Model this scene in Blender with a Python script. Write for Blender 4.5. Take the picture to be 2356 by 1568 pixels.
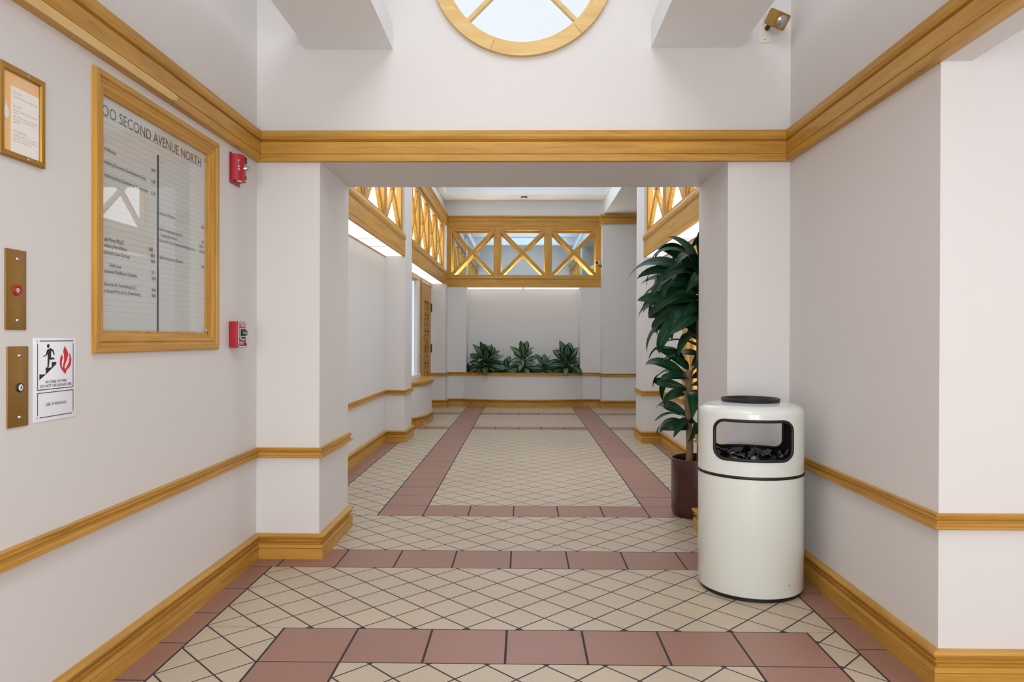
import bpy, bmesh, math, random
from mathutils import Vector, Matrix, Euler
PI = math.pi
for o in list(bpy.data.objects): bpy.data.objects.remove(o, do_unlink=True)
S = bpy.context.scene
COL = S.collection

# ------------------------------------------------------------------ camera
CAM_H, FPX, YAW, PITCH, ROLL = 1.19037, 1643.58, 0.01582, -0.00325, 0.00307
cam = bpy.data.cameras.new('camera'); co = bpy.data.objects.new('camera', cam); COL.objects.link(co)
fwd = Vector((-math.sin(YAW)*math.cos(PITCH), math.cos(YAW)*math.cos(PITCH), math.sin(PITCH)))
rgt0 = Vector((math.cos(YAW), math.sin(YAW), 0)); up0 = rgt0.cross(fwd)
rgt = rgt0*math.cos(ROLL) + up0*math.sin(ROLL); up = up0*math.cos(ROLL) - rgt0*math.sin(ROLL)
co.matrix_world = Matrix(((rgt.x, up.x, -fwd.x, 0), (rgt.y, up.y, -fwd.y, 0), (rgt.z, up.z, -fwd.z, CAM_H), (0, 0, 0, 1)))
cam.sensor_width = 36; cam.lens = 36*FPX/2356; cam.clip_start = 0.05; cam.clip_end = 200
S.camera = co

# ------------------------------------------------------------------ world, lights, exposure
W = bpy.data.worlds.new('world'); S.world = W; W.use_nodes = True
W.node_tree.nodes['Background'].inputs[0].default_value = (0.80, 0.90, 1.0, 1)
W.node_tree.nodes['Background'].inputs[1].default_value = 1.0
def area(name, loc, rot, sx, sy, power, color):
    l = bpy.data.lights.new(name, 'AREA'); l.shape = 'RECTANGLE'; l.size = sx; l.size_y = sy
    l.energy = power; l.color = color
    o = bpy.data.objects.new(name, l); COL.objects.link(o); o.location = loc; o.rotation_euler = rot
    return o
area('skylight_entry', (-0.01, 0.3, 3.99), (0, 0, 0), 1.3, 4.6, 56, (1.0, 0.955, 0.955))
area('entrance_fill', (-0.72, -2.96, 1.35), (PI/2, 0, 0), 1.15, 2.2, 52, (0.99, 0.99, 0.985))  # pair of added fill lights behind the camera, standing in for door daylight
area('entrance_fill', (0.70, -2.96, 1.35), (PI/2, 0, 0), 1.15, 2.2, 52, (0.99, 0.99, 0.985))
area('vestibule_daylight', (3.36, 0.7, 1.5), (0, PI/2, 0), 2.2, 2.6, 25, (1.0, 0.88, 0.88))
area('skylight_corridor', (0.03, 8.3, 3.97), (0, 0, 0), 2.2, 6.4, 52, (0.72, 0.86, 1.0))
S.view_settings.view_transform = 'Standard'; S.view_settings.look = 'None'
S.view_settings.exposure = 0.18; S.view_settings.gamma = 1.0; S.view_settings.use_curve_mapping = False

# ------------------------------------------------------------------ materials
def mat(name):
    m = bpy.data.materials.new(name); m.use_nodes = True
    nt = m.node_tree; b = nt.nodes['Principled BSDF']; return m, nt, b
def s2l(c): return tuple(((v/255)/12.92 if v/255 <= .04045 else ((v/255+.055)/1.055)**2.4) for v in c)
def simple(name, rgb, rough=.5, metal=0, noise=0, nscale=20, bump=0, bscale=200, spec=None, coat=0):
    m, nt, b = mat(name); c = s2l(rgb)
    b.inputs['Base Color'].default_value = (*c, 1); b.inputs['Roughness'].default_value = rough; b.inputs['Metallic'].default_value = metal
    if spec is not None: b.inputs['Specular IOR Level'].default_value = spec
    if coat: b.inputs['Coat Weight'].default_value = coat; b.inputs['Coat Roughness'].default_value = .08
    tc = nt.nodes.new('ShaderNodeTexCoord')
    n = nt.nodes.new('ShaderNodeTexNoise'); n.inputs['Scale'].default_value = nscale; n.inputs['Detail'].default_value = 4
    nt.links.new(tc.outputs['Object'], n.inputs['Vector'])
    r = nt.nodes.new('ShaderNodeMapRange'); r.inputs[3].default_value = 1-noise; r.inputs[4].default_value = 1+noise
    nt.links.new(n.outputs['Fac'], r.inputs[0])
    mx = nt.nodes.new('ShaderNodeVectorMath'); mx.operation = 'SCALE'; mx.inputs[0].default_value = c
    nt.links.new(r.outputs[0], mx.inputs['Scale']); nt.links.new(mx.outputs[0], b.inputs['Base Color'])
    if bump:
        n2 = nt.nodes.new('ShaderNodeTexNoise'); n2.inputs['Scale'].default_value = bscale; n2.inputs['Detail'].default_value = 2
        nt.links.new(tc.outputs['Object'], n2.inputs['Vector'])
        bp = nt.nodes.new('ShaderNodeBump'); bp.inputs['Strength'].default_value = bump; bp.inputs['Distance'].default_value = .002
        nt.links.new(n2.outputs['Fac'], bp.inputs['Height']); nt.links.new(bp.outputs[0], b.inputs['Normal'])
    return m
def wood(name, axis, light=0, tone=1.0):
    m, nt, b = mat(name)
    tc = nt.nodes.new('ShaderNodeTexCoord'); mp = nt.nodes.new('ShaderNodeMapping')
    sc = [16, 16, 16]; sc[axis] = 1.1
    mp.inputs['Scale'].default_value = sc
    oi = nt.nodes.new('ShaderNodeObjectInfo'); ad = nt.nodes.new('ShaderNodeVectorMath'); ad.operation = 'ADD'
    ml = nt.nodes.new('ShaderNodeMath'); ml.operation = 'MULTIPLY'; ml.inputs[1].default_value = 7
    nt.links.new(oi.outputs['Random'], ml.inputs[0])
    nt.links.new(tc.outputs['Object'], ad.inputs[0]); nt.links.new(ml.outputs[0], ad.inputs[1]); nt.links.new(ad.outputs[0], mp.inputs[0])
    n = nt.nodes.new('ShaderNodeTexNoise'); n.inputs['Scale'].default_value = 1.6; n.inputs['Detail'].default_value = 6; n.inputs['Distortion'].default_value = .8
    nt.links.new(mp.outputs[0], n.inputs['Vector'])
    w = nt.nodes.new('ShaderNodeTexNoise'); w.inputs['Scale'].default_value = 9; w.inputs['Detail'].default_value = 3
    nt.links.new(mp.outputs[0], w.inputs['Vector'])
    mixn = nt.nodes.new('ShaderNodeMath'); mixn.operation = 'MULTIPLY_ADD'; mixn.inputs[1].default_value = .35
    nt.links.new(w.outputs['Fac'], mixn.inputs[0]); nt.links.new(n.outputs['Fac'], mixn.inputs[2])
    cr = nt.nodes.new('ShaderNodeValToRGB')
    cols = [(0.36, (158, 111, 42)), (0.62, (187, 138, 56)), (0.90, (203, 155, 72))] if not light else [(0.36, (204, 164, 96)), (0.62, (216, 180, 112)), (0.90, (226, 192, 128))]
    e = cr.color_ramp.elements
    e[0].position = cols[0][0]; e[0].color = (*[v*tone for v in s2l(cols[0][1])], 1)
    e[1].position = cols[2][0]; e[1].color = (*[v*tone for v in s2l(cols[2][1])], 1)
    k = e.new(cols[1][0]); k.color = (*[v*tone for v in s2l(cols[1][1])], 1)
    nt.links.new(mixn.outputs[0], cr.inputs[0]); nt.links.new(cr.outputs[0], b.inputs['Base Color'])
    b.inputs['Roughness'].default_value = .38; b.inputs['Specular IOR Level'].default_value = .35
    return m
def emit(name, rgb, strength):
    m = bpy.data.materials.new(name); m.use_nodes = True; nt = m.node_tree; nt.nodes.clear()
    o = nt.nodes.new('ShaderNodeOutputMaterial'); e = nt.nodes.new('ShaderNodeEmission')
    tc = nt.nodes.new('ShaderNodeTexCoord'); n = nt.nodes.new('ShaderNodeTexNoise'); n.inputs['Scale'].default_value = .8
    nt.links.new(tc.outputs['Object'], n.inputs['Vector'])
    r = nt.nodes.new('ShaderNodeMapRange'); r.inputs[3].default_value = strength*.97; r.inputs[4].default_value = strength*1.03
    nt.links.new(n.outputs['Fac'], r.inputs[0]); nt.links.new(r.outputs[0], e.inputs[1])
    e.inputs[0].default_value = (*rgb, 1)
    nt.links.new(e.outputs[0], o.inputs[0]); return m
def clearglass(name, ior=1.5, tint=(1, 1, 1), rough=0.0):
    m = bpy.data.materials.new(name); m.use_nodes = True; nt = m.node_tree; nt.nodes.clear()
    o = nt.nodes.new('ShaderNodeOutputMaterial'); mx = nt.nodes.new('ShaderNodeMixShader')
    t = nt.nodes.new('ShaderNodeBsdfTransparent'); g = nt.nodes.new('ShaderNodeBsdfGlossy'); f = nt.nodes.new('ShaderNodeFresnel')
    t.inputs[0].default_value = (*tint, 1); g.inputs['Roughness'].default_value = rough; f.inputs[0].default_value = ior
    ge = nt.nodes.new('ShaderNodeNewGeometry'); sb = nt.nodes.new('ShaderNodeMath'); sb.operation = 'SUBTRACT'; sb.inputs[0].default_value = 1
    mu = nt.nodes.new('ShaderNodeMath'); mu.operation = 'MULTIPLY'
    nt.links.new(ge.outputs['Backfacing'], sb.inputs[1]); nt.links.new(sb.outputs[0], mu.inputs[0]); nt.links.new(f.outputs[0], mu.inputs[1])
    nt.links.new(mu.outputs[0], mx.inputs[0]); nt.links.new(t.outputs[0], mx.inputs[1]); nt.links.new(g.outputs[0], mx.inputs[2])
    nt.links.new(mx.outputs[0], o.inputs[0]); return m
def tilemat(name, rgb, var, rough):
    m, nt, b = mat(name); c = s2l(rgb)
    tc = nt.nodes.new('ShaderNodeTexCoord')
    oi = nt.nodes.new('ShaderNodeObjectInfo'); ge = nt.nodes.new('ShaderNodeNewGeometry')
    a = nt.nodes.new('ShaderNodeMath'); a.operation = 'ADD'
    nt.links.new(oi.outputs['Random'], a.inputs[0]); nt.links.new(ge.outputs['Random Per Island'], a.inputs[1])
    n = nt.nodes.new('ShaderNodeTexNoise'); n.inputs['Scale'].default_value = 380; n.inputs['Detail'].default_value = 2
    nt.links.new(ge.outputs['Position'], n.inputs['Vector'])
    n2 = nt.nodes.new('ShaderNodeTexNoise'); n2.inputs['Scale'].default_value = 1.3; n2.inputs['Detail'].default_value = 3
    nt.links.new(ge.outputs['Position'], n2.inputs['Vector'])
    r1 = nt.nodes.new('ShaderNodeMapRange'); r1.inputs[1].default_value = 0; r1.inputs[2].default_value = 2; r1.inputs[3].default_value = 1-var; r1.inputs[4].default_value = 1+var
    nt.links.new(a.outputs[0], r1.inputs[0])
    r2 = nt.nodes.new('ShaderNodeMapRange'); r2.inputs[1].default_value = .3; r2.inputs[2].default_value = .7; r2.inputs[3].default_value = .86; r2.inputs[4].default_value = 1.14
    nt.links.new(n.outputs['Fac'], r2.inputs[0])
    r3 = nt.nodes.new('ShaderNodeMapRange'); r3.inputs[1].default_value = .3; r3.inputs[2].default_value = .7; r3.inputs[3].default_value = .95; r3.inputs[4].default_value = 1.05
    nt.links.new(n2.outputs['Fac'], r3.inputs[0])
    m1 = nt.nodes.new('ShaderNodeMath'); m1.operation = 'MULTIPLY'; m2 = nt.nodes.new('ShaderNodeMath'); m2.operation = 'MULTIPLY'
    nt.links.new(r1.outputs[0], m1.inputs[0]); nt.links.new(r2.outputs[0], m1.inputs[1]); nt.links.new(m1.outputs[0], m2.inputs[0]); nt.links.new(r3.outputs[0], m2.inputs[1])
    v = nt.nodes.new('ShaderNodeVectorMath'); v.operation = 'SCALE'; v.inputs[0].default_value = c
    nt.links.new(m2.outputs[0], v.inputs['Scale']); nt.links.new(v.outputs[0], b.inputs['Base Color'])
    b.inputs['Roughness'].default_value = rough; b.inputs['Specular IOR Level'].default_value = .4
    return m
def leafmat(name, dark, lite, striped):
    m, nt, b = mat(name)
    at = nt.nodes.new('ShaderNodeAttribute'); at.attribute_name = 'uvw'
    oi = nt.nodes.new('ShaderNodeObjectInfo')
    sep = nt.nodes.new('ShaderNodeSeparateXYZ'); nt.links.new(at.outputs['Vector'], sep.inputs[0])
    n = nt.nodes.new('ShaderNodeTexNoise'); n.inputs['Scale'].default_value = 5; n.inputs['Detail'].default_value = 5
    mp = nt.nodes.new('ShaderNodeMapping'); mp.inputs['Scale'].default_value = (3, 1.2, 1)
    nt.links.new(at.outputs['Vector'], mp.inputs[0]); nt.links.new(mp.outputs[0], n.inputs['Vector'])
    ab = nt.nodes.new('ShaderNodeMath'); ab.operation = 'ABSOLUTE'; nt.links.new(sep.outputs[0], ab.inputs[0])
    ad = nt.nodes.new('ShaderNodeMath'); ad.operation = 'MULTIPLY_ADD'; ad.inputs[1].default_value = .55 if striped else .2
    nt.links.new(n.outputs['Fac'], ad.inputs[0]); nt.links.new(ab.outputs[0], ad.inputs[2])
    cr = nt.nodes.new('ShaderNodeValToRGB'); e = cr.color_ramp.elements
    if striped:
        e[0].position = .30; e[0].color = (*s2l(dark), 1); e[1].position = 1.02; e[1].color = (*s2l(dark), 1)
        k = e.new(.42); k.color = (*s2l(lite), 1); k = e.new(.72); k.color = (*s2l(lite), 1); k = e.new(.92); k.color = (*s2l(dark), 1)
    else:
        e[0].position = .10; e[0].color = (*s2l(lite), 1); e[1].position = .2; e[1].color = (*s2l(dark), 1)
    nt.links.new(ad.outputs[0], cr.inputs[0])
    r = nt.nodes.new('ShaderNodeMapRange'); r.inputs[3].default_value = .7; r.inputs[4].default_value = 1.35
    nt.links.new(oi.outputs['Random'], r.inputs[0])
    v = nt.nodes.new('ShaderNodeVectorMath'); v.operation = 'SCALE'
    nt.links.new(cr.outputs[0], v.inputs[0]); nt.links.new(r.outputs[0], v.inputs['Scale']); nt.links.new(v.outputs[0], b.inputs['Base Color'])
    b.inputs['Roughness'].default_value = .45; b.inputs['Specular IOR Level'].default_value = .2
    return m

M = {}
M['paint'] = simple('wall_paint', (219, 216, 214), .55, noise=.012, nscale=1.5, bump=.12, bscale=260)
M['ceil'] = simple('ceiling_paint', (240, 243, 247), .6, noise=.01, nscale=2)
M['woodX'] = wood('oak_x', 0); M['woodY'] = wood('oak_y', 1); M['woodZ'] = wood('oak_z', 2)
M['woodLY'] = wood('oak_pale_y', 1, 1); M['woodLX'] = wood('oak_pale_x', 0, 1)
WX = [M['woodX'], M['woodY'], M['woodZ']]
M['grout'] = simple('grout', (52, 48, 47), .9, noise=.15, nscale=40)
M['beige'] = tilemat('beige_tile', (189, 173, 150), .05, .36)
M['red'] = tilemat('red_tile', (153, 113, 99), .06, .38)
M['brass'] = simple('brass', (176, 136, 62), .32, metal=.85, noise=.06, nscale=8)
M['plate'] = simple('bronze_plate', (160, 122, 62), .38, metal=.7, noise=.06, nscale=30)
M['steel'] = simple('steel', (190, 190, 188), .25, metal=1)
M['white'] = simple('white_plastic', (238, 240, 244), .35)
M['signwhite'] = simple('sign_white', (240, 243, 250), .25)
M['black'] = simple('black_rubber', (22, 23, 26), .5)
M['ink'] = simple('ink_black', (28, 28, 32), .5)
M['grayink'] = simple('ink_grey', (72, 66, 74), .5)
M['paleink'] = simple('ink_orange', (226, 186, 140), .6)
M['redplastic'] = simple('red_plastic', (176, 22, 40), .35)
M['redpaint'] = simple('red_ink', (204, 16, 42), .4)
M['darkred'] = simple('red_rubbed', (150, 40, 44), .45)
M['orange'] = simple('orange_paper', (244, 196, 134), .5, noise=.03)
M['paper'] = simple('white_paper', (240, 238, 234), .5)
M['board'] = simple('letter_board', (196, 200, 198), .45, noise=.02)
M['canwhite'] = simple('white_enamel', (226, 230, 224), .22, noise=.008, nscale=3, coat=.3)
M['liner'] = simple('black_liner', (10, 10, 11), .6)
M['bag'] = simple('black_bag', (26, 25, 28), .18, noise=.3, nscale=12)
M['pot'] = simple('maroon_plastic', (66, 26, 28), .25, noise=.04, coat=.2)
M['soil'] = simple('soil', (38, 28, 22), .95, noise=.4, nscale=60, bump=.8, bscale=80)
M['bark'] = simple('bark', (142, 118, 86), .85, noise=.3, nscale=22, bump=.8, bscale=60)
M['draleaf'] = leafmat('dracaena_leaf', (20, 58, 34), (56, 98, 50), False)
M['agleaf'] = leafmat('aglaonema_leaf', (26, 52, 34), (98, 130, 98), True)
M['stem'] = simple('plant_stem', (58, 66, 38), .6, noise=.1)
M['mirror'] = simple('mirror_glass', (206, 220, 228), .02, metal=1)
M['glass'] = clearglass('clear_glass', 1.7)
M['dome'] = clearglass('lens_glass', 1.6, (.95, .95, .97))
M['pane'] = emit('daylit_pane', (.98, .98, 1), 2.7)
M['roundpane'] = emit('daylit_round_pane', (.88, .95, 1), .86)
M['panel'] = emit('light_panel', (1, .96, .90), 1.15)
M['niche_panel'] = emit('niche_light_panel', (1, .97, .92), 1.2)
M['strip'] = emit('light_strip', (1, .92, .68), 70)
M['liner_grey'] = simple('planter_liner', (70, 70, 76), .6)
M['offwhite'] = simple('cover_plate', (228, 220, 206), .4)

# ------------------------------------------------------------------ helpers
def put(name, me, m, parent=None, mw=None):
    o = bpy.data.objects.new(name, me); COL.objects.link(o)
    if m is not None:
        for k in (m if isinstance(m, (list, tuple)) else [m]): me.materials.append(k)
    if mw is not None: o.matrix_world = mw
    if parent is not None: o.parent = parent
    return o
def struct(o): o['kind'] = 'structure'; return o
def root(name, loc=(0, 0, 0), rz=0):
    o = bpy.data.objects.new(name, None); COL.objects.link(o); o.location = loc; o.rotation_euler = (0, 0, rz); o.empty_display_size = .1
    return o
def tag(o, label, cat, group=None):
    o['label'] = label; o['category'] = cat
    if group: o['group'] = group
    return o
class MB:
    def __init__(s): s.v = []; s.f = []
    def raw(s, v, f):
        n = len(s.v); s.v += [tuple(p) for p in v]; s.f += [tuple(i+n for i in q) for q in f]; return s
    def box(s, x0, x1, y0, y1, z0, z1):
        v = [(x, y, z) for z in (z0, z1) for y in (y0, y1) for x in (x0, x1)]
        return s.raw(v, [(0, 2, 3, 1), (4, 5, 7, 6), (0, 1, 5, 4), (2, 6, 7, 3), (0, 4, 6, 2), (1, 3, 7, 5)])
    def obox(s, c, ax, hs):          # oriented box: centre, 3 axes, half sizes
        c = Vector(c); a = [Vector(k).normalized()*h for k, h in zip(ax, hs)]
        v = [c+a[0]*i+a[1]*j+a[2]*k for k in (-1, 1) for j in (-1, 1) for i in (-1, 1)]
        return s.raw(v, [(0, 2, 3, 1), (4, 5, 7, 6), (0, 1, 5, 4), (2, 6, 7, 3), (0, 4, 6, 2), (1, 3, 7, 5)])
    def prism(s, poly, f, d0, d1):   # poly 2D, f(u,v,d)->xyz
        n = len(poly); v = [f(p[0], p[1], d0) for p in poly]+[f(p[0], p[1], d1) for p in poly]
        return s.raw(v, [tuple(range(n))[::-1], tuple(range(n, 2*n))]+[(i, (i+1) % n, n+(i+1) % n, n+i) for i in range(n)])
    def lathe(s, prof, c=(0, 0, 0), n=48, ax=None, closed=False):
        c = Vector(c)
        if ax is None: X, Yv, Z = Vector((1, 0, 0)), Vector((0, 1, 0)), Vector((0, 0, 1))
        else:
            Z = Vector(ax).normalized(); X = Z.orthogonal().normalized(); Yv = Z.cross(X)
        v = []; f = []; k = len(prof)
        for i in range(n):
            a = 2*PI*i/n
            for r, z in prof: v.append(c+X*(r*math.cos(a))+Yv*(r*math.sin(a))+Z*z)
        for i in range(n):
            j = (i+1) % n
            for q in range(k-1 if not closed else k):
                w = (q+1) % k; f.append((i*k+q, j*k+q, j*k+w, i*k+w))
        return s.raw(v, f)
    def tube(s, pts, r, n=8, closed=False, cap=True):
        pts = [Vector(p) for p in pts]; k = len(pts); rr = r if isinstance(r, (list, tuple)) else [r]*k
        v = []; f = []; prev = None
        for i, p in enumerate(pts):
            if closed: t = pts[(i+1) % k]-pts[i-1]
            else: t = pts[min(i+1, k-1)]-pts[max(i-1, 0)]
            t.normalize()
            u = t.orthogonal() if prev is None else prev-t*prev.dot(t)
            u.normalize(); prev = u; w = t.cross(u)
            for j in range(n):
                a = 2*PI*j/n; v.append(p+u*(rr[i]*math.cos(a))+w*(rr[i]*math.sin(a)))
        for i in range(k if closed else k-1):
            q = (i+1) % k
            for j in range(n): f.append((i*n+j, i*n+(j+1) % n, q*n+(j+1) % n, q*n+j))
        if cap and not closed:
            f.append(tuple(range(n))[::-1]); f.append(tuple((k-1)*n+j for j in range(n)))
        return s.raw(v, f)
    def mesh(s, name, smooth=0):
        me = bpy.data.meshes.new(name); me.from_pydata(s.v, [], s.f)
        bm = bmesh.new(); bm.from_mesh(me); bmesh.ops.recalc_face_normals(bm, faces=bm.faces); bm.to_mesh(me); bm.free()
        if smooth:
            me.shade_smooth(); me.set_sharp_from_angle(angle=math.radians(smooth))
        me.update(); return me
    def obj(s, name, m, parent=None, smooth=0): return put(name, s.mesh(name, smooth), m, parent)
def bx(name, m, parent, *a): return MB().box(*a).obj(name, m, parent)
def bevel_box(name, m, parent, x0, x1, y0, y1, z0, z1, r=.004, seg=2):
    me = MB().box(x0, x1, y0, y1, z0, z1).mesh(name); bm = bmesh.new(); bm.from_mesh(me)
    bmesh.ops.bevel(bm, geom=bm.edges[:], offset=r, segments=seg, profile=.6, affect='EDGES'); bm.to_mesh(me); bm.free()
    me.shade_smooth(); me.set_sharp_from_angle(angle=math.radians(40)); return put(name, me, m, parent)
def copy_tree(o, parent=None):
    c = o.copy(); COL.objects.link(c)
    if parent is not None: c.parent = parent
    for ch in o.children: copy_tree(ch, c)
    return c
_fn = 0
def text_mesh(body):
    cu = bpy.data.curves.new('txt', 'FONT'); cu.body = body; cu.size = 1; cu.resolution_u = 3
    o = bpy.data.objects.new('txt', cu); COL.objects.link(o)
    dg = bpy.context.evaluated_depsgraph_get(); me = bpy.data.meshes.new_from_object(o.evaluated_get(dg))
    bpy.data.objects.remove(o, do_unlink=True); bpy.data.curves.remove(cu); return me
_H = text_mesh('H'); CAP = max(v.co.y for v in _H.vertices)
def split_letters(o, name='letter'):
    bm = bmesh.new(); bm.from_mesh(o.data); bm.verts.ensure_lookup_table(); seen = set(); out = []
    for v0 in bm.verts:
        if v0.index in seen: continue
        st_ = [v0]; comp = []; seen.add(v0.index)
        while st_:
            v = st_.pop(); comp.append(v)
            for e in v.link_edges:
                w = e.other_vert(v)
                if w.index not in seen: seen.add(w.index); st_.append(w)
        ix = {v.index: i for i, v in enumerate(comp)}
        fs_ = [tuple(ix[v.index] for v in fc.verts) for fc in bm.faces if fc.verts[0].index in ix]
        me = bpy.data.meshes.new(name); me.from_pydata([v.co[:] for v in comp], [], fs_)
        out.append(put(name, me, o.data.materials[0]))
    bm.free(); bpy.data.objects.remove(o, do_unlink=True); return out
def lettering(body, origin, right, upv, width, cap, m, parent, name='lettering', off=.0008):
    """mesh text: left baseline at origin, fitted to width (None = natural) and cap height"""
    me = text_mesh(body); me.name = name; me.materials.clear()
    xs = [v.co.x for v in me.vertices]; x0, x1 = min(xs), max(xs)
    sy = cap/CAP; sx = sy if width is None else width/(x1-x0)
    R, U, O = Vector(right), Vector(upv), Vector(origin); N = R.cross(U)
    for v in me.vertices: v.co = O+R*((v.co.x-x0)*sx)+U*(v.co.y*sy)+N*off
    me.update(); return put(name, me, m, parent)

# profile swept along a wall line, room on the right-hand side of the path; one mitred board per straight run
def trim(name, path, prof, m3=None, closed=False, parent=None, board='board', curved=False, woods=None):
    r = parent or struct(root(name, (0, 0, 0)))
    P = [Vector((p[0], p[1])) for p in path]; n = len(P); offs = []
    for i in range(n):
        def nrm(a, b): d = (b-a).normalized(); return Vector((d.y, -d.x))
        if i == 0: k = nrm(P[0], P[1])
        elif i == n-1: k = nrm(P[-2], P[-1])
        else:
            a, b = nrm(P[i-1], P[i]), nrm(P[i], P[i+1]); k = (a+b)/(1+a.dot(b))
        offs.append(k)
    pr = list(prof); k = len(pr)
    def ring(i): return [(P[i].x+offs[i].x*d, P[i].y+offs[i].y*d, z) for d, z in pr]
    if curved:
        mb = MB(); v = []; f = []
        for i in range(n): v += ring(i)
        for i in range(n-1):
            for q in range(k): f.append((i*k+q, (i+1)*k+q, (i+1)*k+(q+1) % k, i*k+(q+1) % k))
        f.append(tuple(range(k))); f.append(tuple((n-1)*k+q for q in range(k))[::-1])
        mb.raw(v, f).obj(board, m3 or M['woodY'], r, 25); return r
    for i in range(n-1):
        v = ring(i)+ring(i+1); f = [(q, k+q, k+(q+1) % k, (q+1) % k) for q in range(k)]+[tuple(range(k)), tuple(range(k, 2*k))[::-1]]
        d = P[i+1]-P[i]; ax = 0 if abs(d.x) > abs(d.y) else 1
        MB().raw(v, f).obj(board, m3 or (woods or WX)[ax], r)
    return r
BASE = [(0, 0), (.025, 0), (.025, .056), (.020, .058), (.025, .061), (.0225, .077), (.010, .079), (.010, .084), (.017, .092), (.024, .097), (.024, .100), (.016, .103), (.020, .110), (.029, .115), (.032, .124), (.028, .131), (.020, .134), (0, .134)]
RAIL = [(0, .545), (.020, .545), (.0255, .549), (.0255, .556), (.016, .558), (.012, .565), (.012, .574), (.020, .579), (.024, .584), (.015, .586), (.018, .596), (0, .598)]
CROWN = [(0, 2.139), (.034, 2.139), (.035, 2.173), (.030, 2.1752), (.035, 2.1775), (.035, 2.240), (.024, 2.244), (.034, 2.248), (.026, 2.252), (.034, 2.256), (.041, 2.268), (.041, 2.296), (.034, 2.302), (0, 2.302)]

# ------------------------------------------------------------------ room dimensions
XL, XR, YB, YB2 = -1.445, 1.425, 3.848, 4.478
PL, PR, ZL = -1.102, 1.094, 2.139
YE = 2.469                       # end of right wall
CL, CR, CPL, CPR = -1.592, 1.595, -1.362, 1.378
YP0, YP1 = 8.17, 8.70
YF, YS = 12.60, 12.31
ZTOP = 4.0
paint = M['paint']
T = .3048; X0 = -.978; YA, YBr, YC = 2.612, 3.699, 4.781

# walls
HY0, HY1, HZ0, HZ1 = 2.424, 3.284, 1.192, 2.045
struct(MB().box(XL-.16, XL, -3.1, HY0, 0, ZTOP).box(XL-.16, XL, HY1, YB, 0, ZTOP).box(XL-.16, XL, HY0, HY1, 0, HZ0).box(XL-.16, XL, HY0, HY1, HZ1, ZTOP).box(XL-.16, XL-.06, HY0, HY1, HZ0, HZ1).obj('wall_left', paint))
mb = MB()
mb.box(XL-.3, PL, YB, YB2, 0, ZL); mb.box(PR, XR+.35, YB, YB2, 0, ZL)
CX, CZ, RO, RI = -.012, 3.1975, .4955, .432
rx0, rx1, rz0, rz1 = XL-.3, XR+.35, ZL, ZTOP
angs = sorted(set([2*PI*i/96 for i in range(96)]+[math.atan2(z-CZ, x-CX) % (2*PI) for x in (rx0, rx1) for z in (rz0, rz1)]))
rh = RI+.01; inn = []; out = []
for a in angs:
    c, s_ = math.cos(a), math.sin(a); inn.append((CX+rh*c, CZ+rh*s_))
    k = min([(rx1-CX)/c if c > 1e-9 else ((rx0-CX)/c if c < -1e-9 else 1e9), (rz1-CZ)/s_ if s_ > 1e-9 else ((rz0-CZ)/s_ if s_ < -1e-9 else 1e9)])
    out.append((CX+k*c, CZ+k*s_))
n = len(angs); v = []
for y in (YB, YB2): v += [(p[0], y, p[1]) for p in inn]+[(p[0], y, p[1]) for p in out]
f = []
for i in range(n):
    j = (i+1) % n
    f += [(i, j, n+j, n+i), (2*n+i, 3*n+i, 3*n+j, 2*n+j), (i, 2*n+i, 2*n+j, j), (n+i, n+j, 3*n+j, 3*n+i)]
mb.raw(v, f); mb.box(CX-.6, CX+.6, YB2-.12, YB2-.001, CZ-.6, CZ+.6); struct(mb.obj('wall_back', paint))
mb = MB(); mb.box(XR, XR+.16, YE, YB, 0, ZTOP).box(XR, XR+.106, -1.0, YE-.0005, 2.144, ZTOP).box(XR, XR+.16, -3.1, -1.0, 0, ZTOP)
struct(mb.obj('wall_right', paint))
struct(bx('wall_vestibule_far', paint, None, XR+.16, 3.5, YE, YE+.14, 0, ZTOP))
struct(bx('wall_vestibule_near', paint, None, XR+.16, 3.5, -1.14, -1.0, 0, ZTOP))
struct(MB().box(3.4, 3.5, -1.0, -.7, 0, ZTOP).box(3.4, 3.5, 2.1, YE, 0, ZTOP).box(3.4, 3.5, -.7, 2.1, 0, .35).box(3.4, 3.5, -.7, 2.1, 2.65, ZTOP).obj('wall_vestibule_side', paint))
struct(MB().box(XL-.16, XR+.16, -3.1, -3.0, 2.5, ZTOP).box(XL-.16, XL+.05, -3.1, -3.0, 0, 2.5).box(XR-.05, XR+.16, -3.1, -3.0, 0, 2.5).box(-.12, .10, -3.1, -3.0, 0, 2.5).box(XL, XR, -3.1, -3.0, 0, .2).obj('wall_entrance', paint))
# corridor walls
struct(MB().box(CL-.16, CL, YB2, YP0, 0, 2.36).box(CL-.16, CL, YP0, 8.72, 0, 3.34).box(CL-.16, CL, 8.72, 11.08, 0, .575).box(CL-.16, CL, 8.72, 12.3, 2.10, 2.36).obj('wall_corridor_left', paint))
struct(bx('wall_clerestory_end', paint, None, -1.45, CPL-.010, 12.262, YF-.02, 2.386, 3.174))
struct(bx('wall_pier_left', paint, None, CL, CPL, YP0, YP1, 0, 3.61))
struct(bx('wall_pier_right', paint, None, CPR, CR+.16, YP0+.03, YP1+.04, 0, 3.61))
struct(MB().box(CR, CR+.16, YB2, 5.5, 0, 2.36).box(CR, CR+.16, 7.06, YP0+.03, 0, 2.36).box(CR, CR+.16, 5.5, 7.06, 0, .60).box(CR, CR+.16, 5.5, 7.06, 2.08, 2.36).obj('wall_corridor_right', paint))
struct(bx('wall_far_left', paint, None, CL-.16, CPL+.02, YS, YF+.6, 0, 2.136))
struct(bx('wall_far_right', paint, None, 1.358, 3.3, YS, YF+.6, 0, 3.35))
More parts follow.
